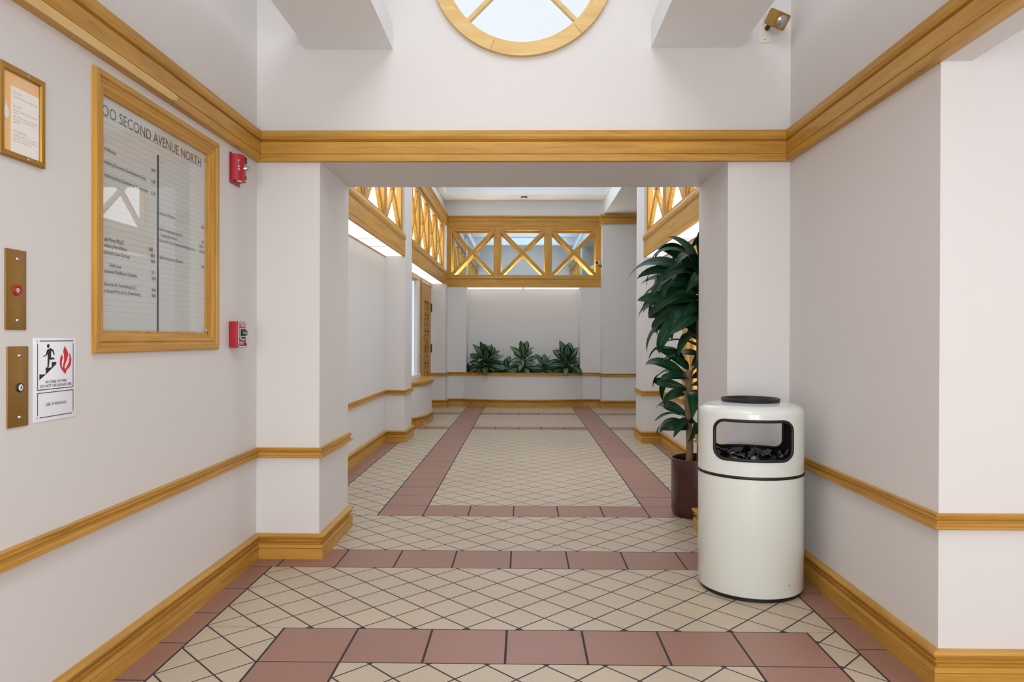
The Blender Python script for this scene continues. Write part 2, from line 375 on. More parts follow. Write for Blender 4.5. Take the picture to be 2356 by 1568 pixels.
struct(bx('wall_side_right', paint, None, 3.2, 3.3, YP1, YS, 0, 3.35))
struct(bx('wall_side_near', paint, None, CR+.16, 3.3, YP1-.1, YP1+.04, 0, 3.35))
NL, NR = -1.007, 1.001
struct(bx('wall_pilaster_left', paint, None, CPL, NL, YF, YF+.6, 0, 2.136)); struct(bx('wall_pilaster_right', paint, None, NR, 1.358, YF, YF+.6, 0, 2.136))
struct(bx('wall_niche', paint, None, NL, NR, YF+.5, YF+.6, 0, 2.136)); struct(bx('wall_far_upper', paint, None, CPL, 1.358, YF+.22, YF+.6, 2.185, 3.35))
def bow(t, d=.20): return YF - d*math.sin(PI*t)**.75 if 0 < t < 1 else YF
bpts = [(NL-.05+(NR-NL+.10)*i/24, YF-.21*(1-(2*i/24-1)**2)) for i in range(25)]
mb = MB(); poly = bpts+[(p[0]*.965, p[1]+.05) for p in bpts][::-1]
mb.prism(poly, lambda u, v, d: (u, v, d), 0, .575); struct(mb.obj('wall_planter_front', paint, None, 20))

# ceilings
mb = MB(); mb.box(XL-.16, -.68, -3.1, YB, ZTOP, ZTOP+.1).box(.66, 3.5, -3.1, YB, ZTOP, ZTOP+.1).box(-.68, .66, 3.42, YB, ZTOP, ZTOP+.1).box(-.68, .66, -3.1, -2.25, ZTOP, ZTOP+.1)
struct(mb.obj('ceiling', M['ceil']))
struct(bx('ceiling_beam', M['ceil'], None, -1.17, -.708, -3.0, YB, 2.748, 2.888))
struct(bx('ceiling_beam', M['ceil'], None, .68, 1.154, -3.0, YB, 2.752, 2.895))
TX0, TX1, TY1 = -1.30, 1.37, 12.0
mb = MB()
mb.box(-1.75, -1.395, YB2, YF+.2, 3.345, 3.61).box(1.39, 3.3, YB2, YF+.2, 3.345, 3.61).box(-1.395, 1.39, YF, YF+.2, 3.345, 3.61)
mb.box(-1.75, TX0, YB2, YF+.2, 3.61, 3.75).box(TX1, 3.3, YB2, YF+.2, 3.61, 3.75).box(TX0, TX1, TY1, YF+.2, 3.61, 3.75)
mb.box(-1.75, TX0-.1, YB2, YF+.2, 3.75, ZTOP).box(TX1+.1, 3.3, YB2, YF+.2, 3.75, ZTOP).box(TX0-.1, TX1+.1, TY1+.1, YF+.2, 3.75, ZTOP)
mb.box(-1.75, -1.1, YB2, YF+.2, ZTOP, ZTOP+.1).box(1.16, 3.3, YB2, YF+.2, ZTOP, ZTOP+.1).box(-1.1, 1.16, 11.55, YF+.2, ZTOP, ZTOP+.1).box(-1.1, 1.16, YB2, 5.05, ZTOP, ZTOP+.1)
for yy in (5.9, 7.4, 8.9, 10.4): mb.box(-1.4, 1.47, yy, yy+.18, 3.75, ZTOP)
struct(mb.obj('ceiling_corridor', M['ceil']))

# ------------------------------------------------------------------ floor and tiles
floor = struct(bx('floor', M['grout'], None, -2.0, 3.6, -3.2, 13.2, -.08, -.0005))
def clip(poly, x0, x1, y0, y1):
    def cut(P, ax, v, sgn):
        o = []
        for i in range(len(P)):
            a, b = P[i], P[(i+1) % len(P)]; da, db = (a[ax]-v)*sgn, (b[ax]-v)*sgn
            if da >= 0: o.append(a)
            if da*db < 0: t = da/(da-db); o.append((a[0]+(b[0]-a[0])*t, a[1]+(b[1]-a[1])*t))
        return o
    for ax, v, s in ((0, x0, 1), (0, x1, -1), (1, y0, 1), (1, y1, -1)):
        poly = cut(poly, ax, v, s)
        if len(poly) < 3: return []
    return poly
def parea(p): return abs(sum(p[i][0]*p[(i+1) % len(p)][1]-p[(i+1) % len(p)][0]*p[i][1] for i in range(len(p))))/2
def tile_prism(mb, p, ch=.0003):
    cx = sum(q[0] for q in p)/len(p); cy = sum(q[1] for q in p)/len(p); n = len(p)
    v = [(q[0], q[1], -.002) for q in p]+[(q[0], q[1], -ch) for q in p]
    for q in p:
        d = math.hypot(q[0]-cx, q[1]-cy); k = max(0, (d-ch*2.5)/d) if d > 0 else 0
        v.append((cx+(q[0]-cx)*k, cy+(q[1]-cy)*k, 0))
    f = [(i, (i+1) % n, n+(i+1) % n, n+i) for i in range(n)]+[(n+i, n+(i+1) % n, 2*n+(i+1) % n, 2*n+i) for i in range(n)]+[tuple(range(2*n, 3*n))]
    mb.raw(v, f)
def visible(x, y):
    d = Vector((x, y, -CAM_H)); z = d.dot(fwd)
    if z < .2: return False
    px = 1178+FPX*d.dot(rgt)/z; py = 784-FPX*d.dot(up)/z
    return -60 < px < 2416 and py < 1620 and not (y > YB and px < 795) and not (y > YB and px > 1612) and abs(x) < 1.9
# red border tiles
shared = {}
def red(x0, x1, y0, y1, g=.0045):
    x0 += g; x1 -= g; y0 += g*.7; y1 -= g*.7
    if x1-x0 < .01 or y1-y0 < .01: return
    w, h = round(x1-x0, 4), round(y1-y0, 4)
    if (w, h) not in shared:
        mb = MB(); tile_prism(mb, [(-w/2, -h/2), (w/2, -h/2), (w/2, h/2), (-w/2, h/2)]); me = mb.mesh('border_tile'); me.materials.append(M['red']); shared[(w, h)] = me
    o = bpy.data.objects.new('border_tile', shared[(w, h)]); COL.objects.link(o); o.parent = floor; o.location = ((x0+x1)/2, (y0+y1)/2, 0)
BL, BR = -1.308, 1.281
for i in range(7): red(X0+i*T, X0+(i+1)*T, YA, YA+T)
for j in range(1, 9):
    for i in (0, 6): red(X0+i*T, X0+(i+1)*T, YA-j*T, YA-(j-1)*T)
for i in range(-2, 9): red(max(X0+i*T, XL+.003), min(X0+(i+1)*T, XR-.003), YBr, YBr+T)
for j in range(11):
    red(XL+.003, BL, YBr-(j+1)*T-.02, YBr-j*T-.02*(j > 0)); red(BR, XR-.003, YBr-(j+1)*T-.02, YBr-j*T-.02*(j > 0))
NB = 26
for j in range(NB):
    for i in (0, 6): red(X0+i*T, X0+(i+1)*T, YC+j*T, YC+(j+1)*T)
for i in range(1, 6): red(X0+i*T, X0+(i+1)*T, YC, YC+T)
for r in (15, 21):
    for i in (list(range(-2, 0))+list(range(1, 6))+list(range(7, 11))): red(max(X0+i*T, CL+.003), X0+(i+1)*T, YC+r*T, YC+(r+1)*T)
CBL, CBR = -1.42, 1.474
for j in range(15):
    red(CL+.003, CBL, YC+j*T-.1, YC+(j+1)*T-.1)
    if j < 13: red(CBR, CR-.003, YC+j*T-.1, YC+(j+1)*T-.1)
# beige diamonds
DD = .2153; J = .0034
g = .0045
fields = [((.087, 2.600), [(X0+T, X0+6*T, .2, YA)]),
          ((-.875, 2.935), [(BL, BR, YA+T, YBr), (BL, X0, -3.0, YA+T), (X0+7*T, BR, -3.0, YA+T)]),
          ((-.880, 4.768), [(CBL, CBR, YBr+T, YC)]),
          ((-.551, 5.090), [(X0+T, X0+6*T, YC+T, YC+15*T)]), ((-.551, 5.090), [(X0+T, X0+6*T, YC+16*T, YC+21*T)]), ((-.551, 5.090), [(X0+T, X0+6*T, YC+22*T, 12.65)]),
          ((-.880, 4.768), [(CBL, X0, YC, YC+15*T)]), ((-.880, 4.768), [(CL, X0, YC+16*T, YC+21*T)]), ((-.880, 4.768), [(CL, X0, YC+22*T, 12.65)]),
          ((-.880, 4.768), [(X0+7*T, CBR, YC, YC+12.9*T)]), ((-.880, 4.768), [(X0+7*T, 3.2, YC+12.9*T, YC+15*T)]), ((-.880, 4.768), [(X0+7*T, 3.2, YC+16*T, YC+21*T)]), ((-.880, 4.768), [(X0+7*T, 3.2, YC+22*T, 12.65)]),
          ((.087, 2.600), [(XR+.02, 3.4, -1.0, YE)])]
tiles = []
for (ox, oy), rects in fields:
    bx0 = min(r[0] for r in rects); bx1 = max(r[1] for r in rects); by0 = min(r[2] for r in rects); by1 = max(r[3] for r in rects)
    h = DD/2
    for a in range(int((bx0-ox)/h)-3, int((bx1-ox)/h)+4):
        for b in range(int((by0-oy)/h)-3, int((by1-oy)/h)+4):
            if (a+b) % 2 == 0: continue
            cx, cy = ox+a*h, oy+b*h; q = h-J*1.414
            d = [(cx-q, cy), (cx, cy-q), (cx+q, cy), (cx, cy+q)]
            ps = []
            for (x0, x1, y0, y1) in rects:
                gx0 = g if not (len(rects) > 1 and x0 == X0+7*T*0 and False) else 0
                p = clip(d, x0+g, x1-g, y0+g*.8, y1-(g*.8 if y1 != YA+T or len(rects) == 1 else -.006))
                if len(p) > 2 and parea(p) > .00012: ps.append(p)
            if ps: tiles.append((cx, cy, ps, len(ps) == 1 and abs(parea(ps[0])-2*q*q) < 1e-7, q))
vis = sorted([t for t in tiles if visible(t[0], t[1]) and parea(t[2][0]) > .0012], key=lambda t: t[0]**2+t[1]**2)
indiv = set(id(t) for t in vis[:300])
mb = MB(); tile_prism(mb, [(-q, 0), (0, -q), (q, 0), (0, q)]); full = mb.mesh('tile'); full.materials.append(M['beige'])
rest = MB()
for t in tiles:
    cx, cy, ps, isfull, q = t
    if id(t) in indiv:
        if isfull: me = full
        else:
            mb = MB()
            for p in ps: tile_prism(mb, [(a-cx, b-cy) for a, b in p])
            me = mb.mesh('tile'); me.materials.append(M['beige'])
        o = bpy.data.objects.new('tile', me); COL.objects.link(o); o.parent = floor; o.location = (cx, cy, 0)
    else:
        for p in ps: tile_prism(rest, p)
o = rest.obj('tile_field', M['beige'], floor); o['kind'] = 'stuff'

# ------------------------------------------------------------------ trims
trim('baseboard_left', [(XL, -3.0), (XL, YB), (PL, YB), (PL, YB2), (CL, YB2), (CL, YP0), (CPL, YP0), (CPL, YP1), (CL, YP1), (CL, 9.47)], BASE)
trim('trim_1', [(XL, -3.0), (XL, YB), (PL, YB), (PL, YB2), (CL, YB2), (CL, YP0), (CPL, YP0), (CPL, YP1), (CL, YP1)], RAIL)
trim('baseboard_right', [(3.2, YP1+.04), (CPR, YP1+.04), (CPR, YP0+.03), (CR, YP0+.03), (CR, YB2), (PR, YB2), (PR, YB), (XR, YB), (XR, YE), (3.4, YE)], BASE)
trim('trim_2', [(3.2, YP1+.04), (CPR, YP1+.04), (CPR, YP0+.03), (CR, YP0+.03), (CR, 7.1)], RAIL)
trim('trim_3', [(CR, 5.45), (CR, YB2), (PR, YB2), (PR, YB), (XR, YB), (XR, YE), (3.4, YE)], RAIL)
crown = trim('trim_4', [(XL, -3.0), (XL, YB), (XR, YB), (XR, -3.0)], CROWN)
# paler patched-in length of board on the left crown
MB().prism([(.80, 2.1395), (2.83, 2.1395), (2.88, 2.150), (2.88, 2.1685), (2.855, 2.172), (.80, 2.172)], lambda u, v, d: (d, u, v), XL+.030, XL+.0385).obj('patch', M['woodLY'], crown)
trim('baseboard_far', [(CL, YS), (CPL+.02, YS), (CPL+.02, YF), (NL-.05, YF)], BASE)
trim('', bpts, BASE, parent=bpy.data.objects['baseboard_far'], curved=True, m3=M['woodX'])
trim('', [(NR+.05, YF), (1.358, YF), (1.358, YS), (3.2, YS)], BASE, parent=bpy.data.objects['baseboard_far'])
r = trim('trim_5', [(CL, YS), (CPL+.02, YS), (CPL+.02, YF), (NL-.05, YF)], RAIL)
trim('', bpts, RAIL, parent=r, curved=True, m3=M['woodX'])
trim('', [(NR+.05, YF), (1.358, YF), (1.358, YS), (3.2, YS)], RAIL, parent=r)
trim('trim_6', [(1.358, YF+.1), (1.358, YS), (3.2, YS)], [(d, z+1.025) for d, z in CROWN])

# ------------------------------------------------------------------ clerestory windows with crossed lattice bars
wn = [0]
def lattice_window(pos_, u0, u1, z0, z1, m, back, post=.045, k_=1.0, pd=None, hw_=.030):
    """pos(u, d, z) -> xyz; d = depth behind the face. a window_<n>: frame members, two crossing bars, pane"""
    wn[0] += 1; r = struct(root('window_%d' % wn[0])); pos = lambda u, d, z: pos_(u, d*k_, z)
    def bar(name, a0, a1, d0, d1, b0, b1, mm):
        c = [pos(a, d, b) for b in (b0, b1) for d in (d0, d1) for a in (a0, a1)]
        MB().raw(c, [(0, 2, 3, 1), (4, 5, 7, 6), (0, 1, 5, 4), (2, 6, 7, 3), (0, 4, 6, 2), (1, 3, 7, 5)]).obj(name, mm, r)
    for a in ((u0, u0+post), (u1-post, u1)):
        bar('frame_post', a[0], a[1], 0, .15, z0, z1, M['woodZ'])
    e = .018
    for a in ((u0+post, u0+post+e), (u1-post-e, u1-post)): bar('frame_bead', a[0], a[1], .012, .13, z0+post*.6, z1-post*.6, M['woodZ'])
    bar('frame_rail', u0+post, u1-post, 0, .10, z0, z0+post*.6, m); bar('frame_rail', u0+post, u1-post, 0, .15, z1-post*.6, z1, m)
    bar('frame_bead', u0+post+e, u1-post-e, .012, .13, z1-post*.6-e, z1-post*.6, m)
    a0, a1, b0, b1 = u0+post+e, u1-post-e, z0+post*.6, z1-post*.6-e
    for k in (0, 1):
        pa, pb = ((a0, b0), (a1, b1)) if k == 0 else ((a0, b1), (a1, b0))
        L = math.hypot(pb[0]-pa[0], pb[1]-pa[1]); du, dz = (pb[0]-pa[0])/L, (pb[1]-pa[1])/L
        for (hw, d0, d1, nm) in ((hw_*.72, .010+.0015*k, .034, 'lattice_bar'), (hw_, .034, .12-.004*k, 'lattice_bar')):
            pts = [(pa[0]-dz*hw*s, pa[1]+du*hw*s) for s in (-1, 1)]+[(pb[0]-dz*hw*s, pb[1]+du*hw*s) for s in (1, -1)]
            pts = clip(pts, a0, a1, b0, b1)
            MB().prism(pts, lambda u, v, d: pos(u, d, v), d0, d1).obj(nm, m, r)
    o = MB().prism([(u0+post*.5, z0+.01), (u1-post*.5, z0+.01), (u1-post*.5, z1-.01), (u0+post*.5, z1-.01)], lambda u, v, d: pos(u, d, v), .16 if pd is None else pd/k_, (.168 if pd is None else (pd+.006)/k_)).obj('pane', back, r)
    return r
ZW0, ZW1 = 2.385, 3.175
LP = lambda u, d, z: (CPL-.012-d, u, z)
RP = lambda u, d, z: (CPR+.012+d, u, z)
for a, b in ((4.48, 5.31), (5.31, 6.22), (6.22, 7.13), (7.13, 8.10)): lattice_window(LP, a, b, ZW0, ZW1, M['woodY'], M['pane'], .055, .45, None, .021)
for a, b in ((8.72, 9.46), (9.46, 10.37), (10.37, 11.29), (11.29, 12.26)): lattice_window(LP, a, b, ZW0, ZW1, M['woodY'], M['pane'], .06, .45, None, .021)
for a, b in ((4.48, 5.31), (5.31, 6.22), (6.22, 7.13), (7.13, 8.12)): lattice_window(RP, a, b, ZW0, ZW1, M['woodY'], M['pane'], .055, .45, None, .021)
FP = lambda u, d, z: (u, YF-.015+d, z)
for a, b in ((-1.335, -.465), (-.465, .435), (.435, 1.335)): lattice_window(FP, a, b, 2.285, 3.145, M['woodX'], M['mirror'], .045, .45, .20)
# strip lamps tucked behind the bottom rail of the far windows
for a, b, lb in ((-1.28, -.52, 'next to the side clerestory'), (-.41, .38, 'between its two neighbours'), (.49, 1.28, 'next to the security camera')):
    o = bx('strip_lamp', M['strip'], None, a, b, YF+.112, YF+.160, 2.262, 2.276); o['label'] = 'slim warm strip lamp behind the far lattice window '+lb; o['category'] = 'lamp'; o['group'] = 'strip lamps behind the far lattice windows'
# beam faces (fascia) under and over the windows
FASC = [(-.02, 2.128), (.006, 2.128), (.006, 2.165), (.003, 2.167), (.006, 2.169), (.006, 2.30), (.010, 2.305), (.004, 2.312), (.010, 2.318), (.016, 2.335), (.016, 2.36), (.004, 2.385), (-.02, 2.385)]
TOPF = [(-.16, 3.175), (.008, 3.175), (.008, 3.19), (.004, 3.194), (.012, 3.20), (.012, 3.265), (.018, 3.275), (.018, 3.30), (.045, 3.335), (.045, 3.345), (-.16, 3.345)]
trim('trim_7', [(CPL, YB2), (CPL, YP0)], FASC); trim('trim_8', [(CPL, YB2), (CPL, YP0)], TOPF)
trim('trim_9', [(CPL, YP1), (CPL, YF-.02)], FASC); trim('trim_10', [(CPL, YP1), (CPL, YF-.02)], TOPF)
trim('trim_11', [(CPR, YP0+.03), (CPR, YB2)], FASC); trim('trim_12', [(CPR, YP0+.03), (CPR, YB2)], TOPF)
FF = [(-.10, 2.098), (.004, 2.098), (.004, 2.238), (.001, 2.241), (.014, 2.246), (.016, 2.285), (-.10, 2.285)]
trim('trim_13', [(CPL, YF), (1.358, YF)], FF)
trim('trim_14', [(CPL, YF), (1.358, YF)], [(-.12, 3.145), (.016, 3.145), (.016, 3.165), (.008, 3.17), (.012, 3.18), (.012, 3.25), (.02, 3.262), (.02, 3.30), (.045, 3.335), (.045, 3.35), (-.12, 3.35)])
bx('post', M['woodZ'], bpy.data.objects['trim_13'], -1.362, -1.335, YF-.02, YF+.1, 2.285, 3.145); bx('post', M['woodZ'], bpy.data.objects['trim_13'], 1.335, 1.358, YF-.02, YF+.1, 2.285, 3.145)

# luminous soffits
def soffit(name, x0, x1, y0, y1, z, cuts, ax, label, wood_side, pm='panel'):
    r = tag(root(name), label, 'light')
    e = [y0]+cuts+[y1] if ax == 1 else [x0]+cuts+[x1]
    for a, b in zip(e[:-1], e[1:]):
        if ax == 1: bx('diffuser_panel', M[pm], r, x0+.012, x1-.012, a+.005, b-.005, z, z+.006)
        else: bx('diffuser_panel', M[pm], r, a+.005, b-.005, y0+.01, y1-.01, z, z+.006)
    for a in e[1:-1]:
        if ax == 1: bx('divider', M['liner_grey'], r, x0+.012, x1-.012, a-.005, a+.005, z-.002, z+.004)
        else: bx('divider', M['liner_grey'], r, a-.006, a+.006, y0+.01, y1-.01, z-.002, z+.004)
    bx('housing', M['ceil'], r, x0, x1, y0, y1, z+.006, z+.05)
    if wood_side: bx('edge_strip', M['woodY'], r, *wood_side, y0, y1, z-.008, z+.004)
    return r
soffit('soffit_light', CL, CPL-.02, YB2, YP0, 2.133, [5.5, 6.75, 7.3], 1, 'long luminous ceiling panel row over the plain corridor wall across from the corn plant', (CL, CL+.012))
soffit('soffit_light', CL, CPL-.02, YP1, YS, 2.133, [9.7, 10.5, 11.3], 1, 'luminous panel row above the curved counter and lattice door', (CL, CL+.012))
soffit('soffit_light', CPR+.02, CR, YB2, YP0+.03, 2.133, [5.5, 6.75, 7.3], 1, 'long luminous ceiling panel row over the wall behind the tall potted plant', (CR-.012, CR))
soffit('soffit_light', NL, NR, YF+.11, YF+.5, 2.099, [-.003], 0, 'two luminous panels lighting the planter niche from above', None, 'niche_panel')

# ------------------------------------------------------------------ round window
wr = struct(root('window_%d' % (wn[0]+1), (CX, YB, CZ)))
def ring_seg(a0, a1, ri, ro, d0, d1, n=16):
    v = []; f = []
    for i in range(n+1):
        a = a0+(a1-a0)*i/n; c, s_ = math.cos(a), math.sin(a)
        v += [(ri*c, d0, ri*s_), (ro*c, d0, ro*s_), (ro*c, d1, ro*s_), (ri*c, d1, ri*s_)]
    for i in range(n):
        for q in range(4): f.append((i*4+q, i*4+4+q, i*4+4+(q+1) % 4, i*4+(q+1) % 4))
    f += [(0, 1, 2, 3), (n*4+3, n*4+2, n*4+1, n*4)]
    return MB().raw(v, f)
for k in range(6):
    a = math.radians(-110+60*k)
    ring_seg(a+.002, a+PI/3-.002, RI, RO, -.03, 0).obj('frame_ring', M['woodLX'], wr, 30)
ring_seg(0, 2*PI*.9999, RI-.02, RI+.008, 0, .10, 96).obj('inner_ring', M['woodLX'], wr, 30)
for k in range(2):
    a = PI/4+k*PI/2; d = Vector((math.cos(a), 0, math.sin(a)))
    MB().obox((0, .02+.003*k, 0), (d, (0, 1, 0), d.cross(Vector((0, 1, 0)))), (RI-.01, .018, .0105)).obj('muntin', M['woodLX'], wr)
MB().lathe([(0, 0), (RI, 0), (RI, .006), (0, .006)], (0, .06, 0), 64, (0, 1, 0)).obj('pane', M['roundpane'], wr)

# ------------------------------------------------------------------ left recess: window, counter, lattice door
wl = struct(root('window_%d' % (wn[0]+2), (CL, 9.9, .6)))
for (y0, y1, z0, z1) in ((8.72, 11.02, .0, .05), (8.72, 11.02, 1.47, 1.52), (10.93, 11.02, .05, 1.47)):
    bx('frame_board', M['white'] if z0 == 0 else M['woodY'], wl, -.06, .012, y0-9.9, y1-9.9, z0, z1)
bx('inner_stile', M['white'], wl, -.05, .004, .80, 1.03, .05, 1.47)
bx('pane', M['glass'], wl, -.075, -.069, -1.18, .80, .05, 1.47)
lob = struct(MB().box(-3.4, CL-.17, 8.5, 8.56, 0, 2.36).box(-3.4, CL-.17, 11.04, 11.1, 0, 2.36).box(-3.46, -3.4, 8.5, 11.1, 0, 2.36).obj('wall_office', paint))
struct(bx('ceiling_office', M['ceil'], None, -3.46, CL-.16, 8.5, 11.1, 2.36, 2.4))
o = bx('office_light_panel', M['panel'], None, -2.9, -2.2, 9.2, 10.6, 2.335, 2.352); tag(o, 'luminous ceiling panel in the room behind the counter window', 'light')
cb = [(CL, 9.47)]+[(CL+.25*math.sin(PI*i/20)**.8, 10.285-.815*math.cos(PI*i/20)) for i in range(1, 20)]+[(CL, 11.10)]
ct = tag(root('bay_counter', (0, 0, 0)), 'half-round counter with oak top and white front under the office window', 'counter')
MB().prism(cb, lambda u, v, d: (u, v, d), 0, .575).obj('body', paint, ct, 25)
cbt = [(CL, 9.44)]+[(CL+.29*math.sin(PI*i/20)**.8, 10.285-.845*math.cos(PI*i/20)) for i in range(1, 20)]+[(CL, 11.13)]
MB().prism(cbt, lambda u, v, d: (u, v, d), .575, .604).obj('top', M['woodY'], ct, 25)
cbu = [(CL, 9.455)]+[(CL+.272*math.sin(PI*i/20)**.8, 10.285-.83*math.cos(PI*i/20)) for i in range(1, 20)]+[(CL, 11.115)]
MB().prism(cbu, lambda u, v, d: (u, v, d), .545, .575).obj('moulding', M['woodY'], ct, 25)
trim('', cb, BASE, parent=ct, curved=True, board='baseboard')

dr = struct(root('door_1', (CL, 11.7, 0)))
bx('casing', M['woodZ'], dr, -.1, .022, -.68, -.53, 0, 2.12); bx('casing', M['woodZ'], dr, -.1, .012, -.53, -.44, 0, 2.12)
bx('casing', M['woodY'], dr, -.1, .012, -.44, .58, 2.06, 2.13)
leafd = root('leaf', (0, 0, 0)); leafd.parent = dr
def dbox(n, *a): return bx(n, M['woodZ'], dr, *a)
dbox('stile', -.06, .004, -.43, -.26, .01, 2.055); dbox('stile', -.06, .004, .37, .56, .01, 2.055)
dbox('rail', -.06, .004, -.26, .37, 1.80, 2.055); dbox('rail', -.06, .004, -.26, .37, .01, .22)
bx('backing', M['woodY'], dr, -.055, -.045, -.26, .37, .22, 1.80)
bpy.data.objects.remove(leafd)
nrow = 6; hz = (1.80-.22)/nrow
for i in range(nrow):
    za = .22+hz*i
    if i: bx('cross_rail', M['woodY'], dr, -.045, .0, -.26, .37, za-.012, za+.012)
    for k in range(2):
        y0 = -.26+.315*k; y1 = y0+.315
        for s in (0, 1):
            p = ((y0, za), (y1, za+hz)) if s == 0 else ((y0, za+hz), (y1, za))
            L = math.hypot(p[1][0]-p[0][0], p[1][1]-p[0][1]); d = Vector((0, (p[1][0]-p[0][0])/L, (p[1][1]-p[0][1])/L))
            MB().obox((-.022+.001*s, (p[0][0]+p[1][0])/2, (p[0][1]+p[1][1])/2), (d, (1, 0, 0), d.cross(Vector((1, 0, 0)))), (L/2-.01, .022, .014)).obj('lattice_bar', M['woodZ'], dr)
bx('lattice_post', M['woodZ'], dr, -.045, .0, .043, .067, .22, 1.80)
MB().tube([(.004, -.36, 1.22), (.05, -.36, 1.22), (.06, -.36, 1.20), (.06, -.36, 1.03), (.05, -.36, 1.01), (.004, -.36, 1.01)], .009, 8).obj('pull_handle', M['brass'], dr, 40)
MB().lathe([(0, 0), (.016, 0), (.016, .02), (0, .022)], (.004, -.36, .86), 16, (1, 0, 0)).obj('lock', M['steel'], dr)
for z in (1.72, 1.02): bx('hinge', M['black'], dr, -.01, .02, .545, .59, z-.07, z+.07)

# window on the right corridor wall behind the tall plant
w2 = struct(root('window_%d' % (wn[0]+3), (CR, 6.28, .6)))
for (y0, y1, z0, z1) in ((5.45, 7.11, 0, .06), (5.45, 7.11, 1.44, 1.50)): bx('frame_board', M['woodY'], w2, -.02, .08, y0-6.28, y1-6.28, z0, z1)
for (y0, y1) in ((5.45, 5.62), (6.93, 7.11), (6.70, 6.86)): bx('frame_board', M['woodZ'], w2, -.02 if y0 != 6.70 else -.005, .08, y0-6.28, y1-6.28, .06, 1.44)
bx('pane', M['pane'], w2, .05, .056, -.66, .65, .06, 1.44)
# outlet plate
ot = tag(root('wall_outlet', (CR, 7.25, .33)), 'small white outlet plate low on the wall behind the potted plant', 'outlet')
bevel_box('plate', M['offwhite'], ot, -.006, 0, -.04, .04, -.058, .058, .003)
for z in (-.026, .026): bevel_box('socket', M['white'], ot, -.009, -.005, -.017, .017, z-.015, z+.015, .002)

# ------------------------------------------------------------------ left-wall fittings (pixel to point on the wall plane)
def LW(px, py, X=XL):
    d = fwd*FPX+rgt*(px-1178)-up*(py-784); s = X/d.x; return (s*d.y, CAM_H+s*d.z)
RY, UZ = (0, 1, 0), (0, 0, 1)
# directory board
DY0, DY1, DZ0, DZ1 = 2.367, 3.341, 1.136, 2.101
dy = tag(root('directory_board', (XL, 2.87, 1.136)), 'glazed oak-framed building directory listing tenants and suite numbers', 'directory')
fp = [(0, .0), (.0, .011), (.005, .016), (.022, .016), (.026, .008), (.036, .005), (.042, .010), (.054, .008), (.060, .000), (.066, -.004), (.070, -.007), (.070, -.04), (.066, -.04), (.056, -.001)]
def mitre_frame(parent, cy0, cy1, cz0, cz1, prof, mats, base, name='frame_side'):
    cs = [(cy0, cz0), (cy1, cz0), (cy1, cz1), (cy0, cz1)]; inw = [(1, 1), (-1, 1), (-1, -1), (1, -1)]
    for k in range(4):
        a, b = k, (k+1) % 4; v = []
        for q in (a, b):
            for d, h in prof: v.append((base+h, cs[q][0]+inw[q][0]*d, cs[q][1]+inw[q][1]*d))
        n = len(prof); f = [(i, n+i, n+(i+1) % n, (i+1) % n) for i in range(n)]+[tuple(range(n)), tuple(range(n, 2*n))]
        o = MB().raw(v, f).obj(name, mats[k % 2])
        o.parent = parent; o.matrix_parent_inverse = parent.matrix_basis.inverted()
bpy.context.view_layer.update()
def adopt(o, p): o.parent = p; o.matrix_parent_inverse = p.matrix_basis.inverted(); return o
mitre_frame(dy, DY0, DY1, DZ0, DZ1, fp, [M['woodY'], M['woodZ']], XL)
iy0, iy1, iz0, iz1 = DY0+.070, DY1-.070, DZ0+.070, DZ1-.070; XD = XL-.022
xb = XD+.002
adopt(bx('backing', M['board'], None, XD-.004, XD, iy0, iy1, iz0, iz1), dy)
ydiv = LW(363, 600, xb)[0]
SH = .0213; nsl = int((iz1-.075-iz0)/SH)
me1 = MB().box(0, .0010, .0006, ydiv-iy0-.004, .0003, SH-.0003).mesh('slat'); me1.materials.append(M['board'])
me2 = MB().box(0, .0010, .004, iy1-ydiv-.0006, .0003, SH-.0003).mesh('slat'); me2.materials.append(M['board'])
for i in range(nsl):
    for me, y in ((me1, iy0), (me2, ydiv)):
        o = bpy.data.objects.new('slat', me); COL.objects.link(o); o.location = (XD, y, iz0+.012+i*SH); adopt(o, dy)
zt = iz0+.012+nsl*SH
adopt(bx('header_panel', M['board'], None, XD, XD+.0025, iy0, iy1, zt+.001, iz1), dy)
adopt(bx('divider', M['ink'], None, XD, XD+.0045, ydiv-.003, ydiv+.003, iz0, LW(362, 350)[1]), dy)
for a, b, c, d in ((iy0, iy0+.006, iz0, iz1), (iy1-.006, iy1, iz0, iz1), (iy0, iy1, iz0, iz0+.008)):
    adopt(bx('liner_strip', M['woodZ'], None, XD, XD+.012, a, b, c, d), dy)
gm = bpy.data.meshes.new('glass'); XG = XL-.012; gm.from_pydata([(XG, iy0, iz0), (XG, iy1, iz0), (XG, iy1, iz1), (XG, iy0, iz1)], [], [(0, 1, 2, 3)]); adopt(put('glass', gm, M['glass']), dy)
for z in (iz0+.02, iz1-.03): adopt(MB().lathe([(0, .003), (.005, .002), (.006, 0)], (XG, iy1-.012, z), 12, (1, 0, 0)).obj('screw', M['steel'], None), dy)
def dline(body, px0, px1, py1, cap=.0125, m='ink', X=XD+.0025):
    y0 = LW(px0, 600, X)[0]; y1, z = LW(px1, py1, X)
    o = lettering(body, (X, y0, z), RY, UZ, y1-y0, cap, M[m], None)
    for q in (split_letters(o) if cap > .03 else [o]): adopt(q, dy)
dline('OO SECOND AVENUE NORTH', 234, 462.3, 384, .0375, 'grayink')
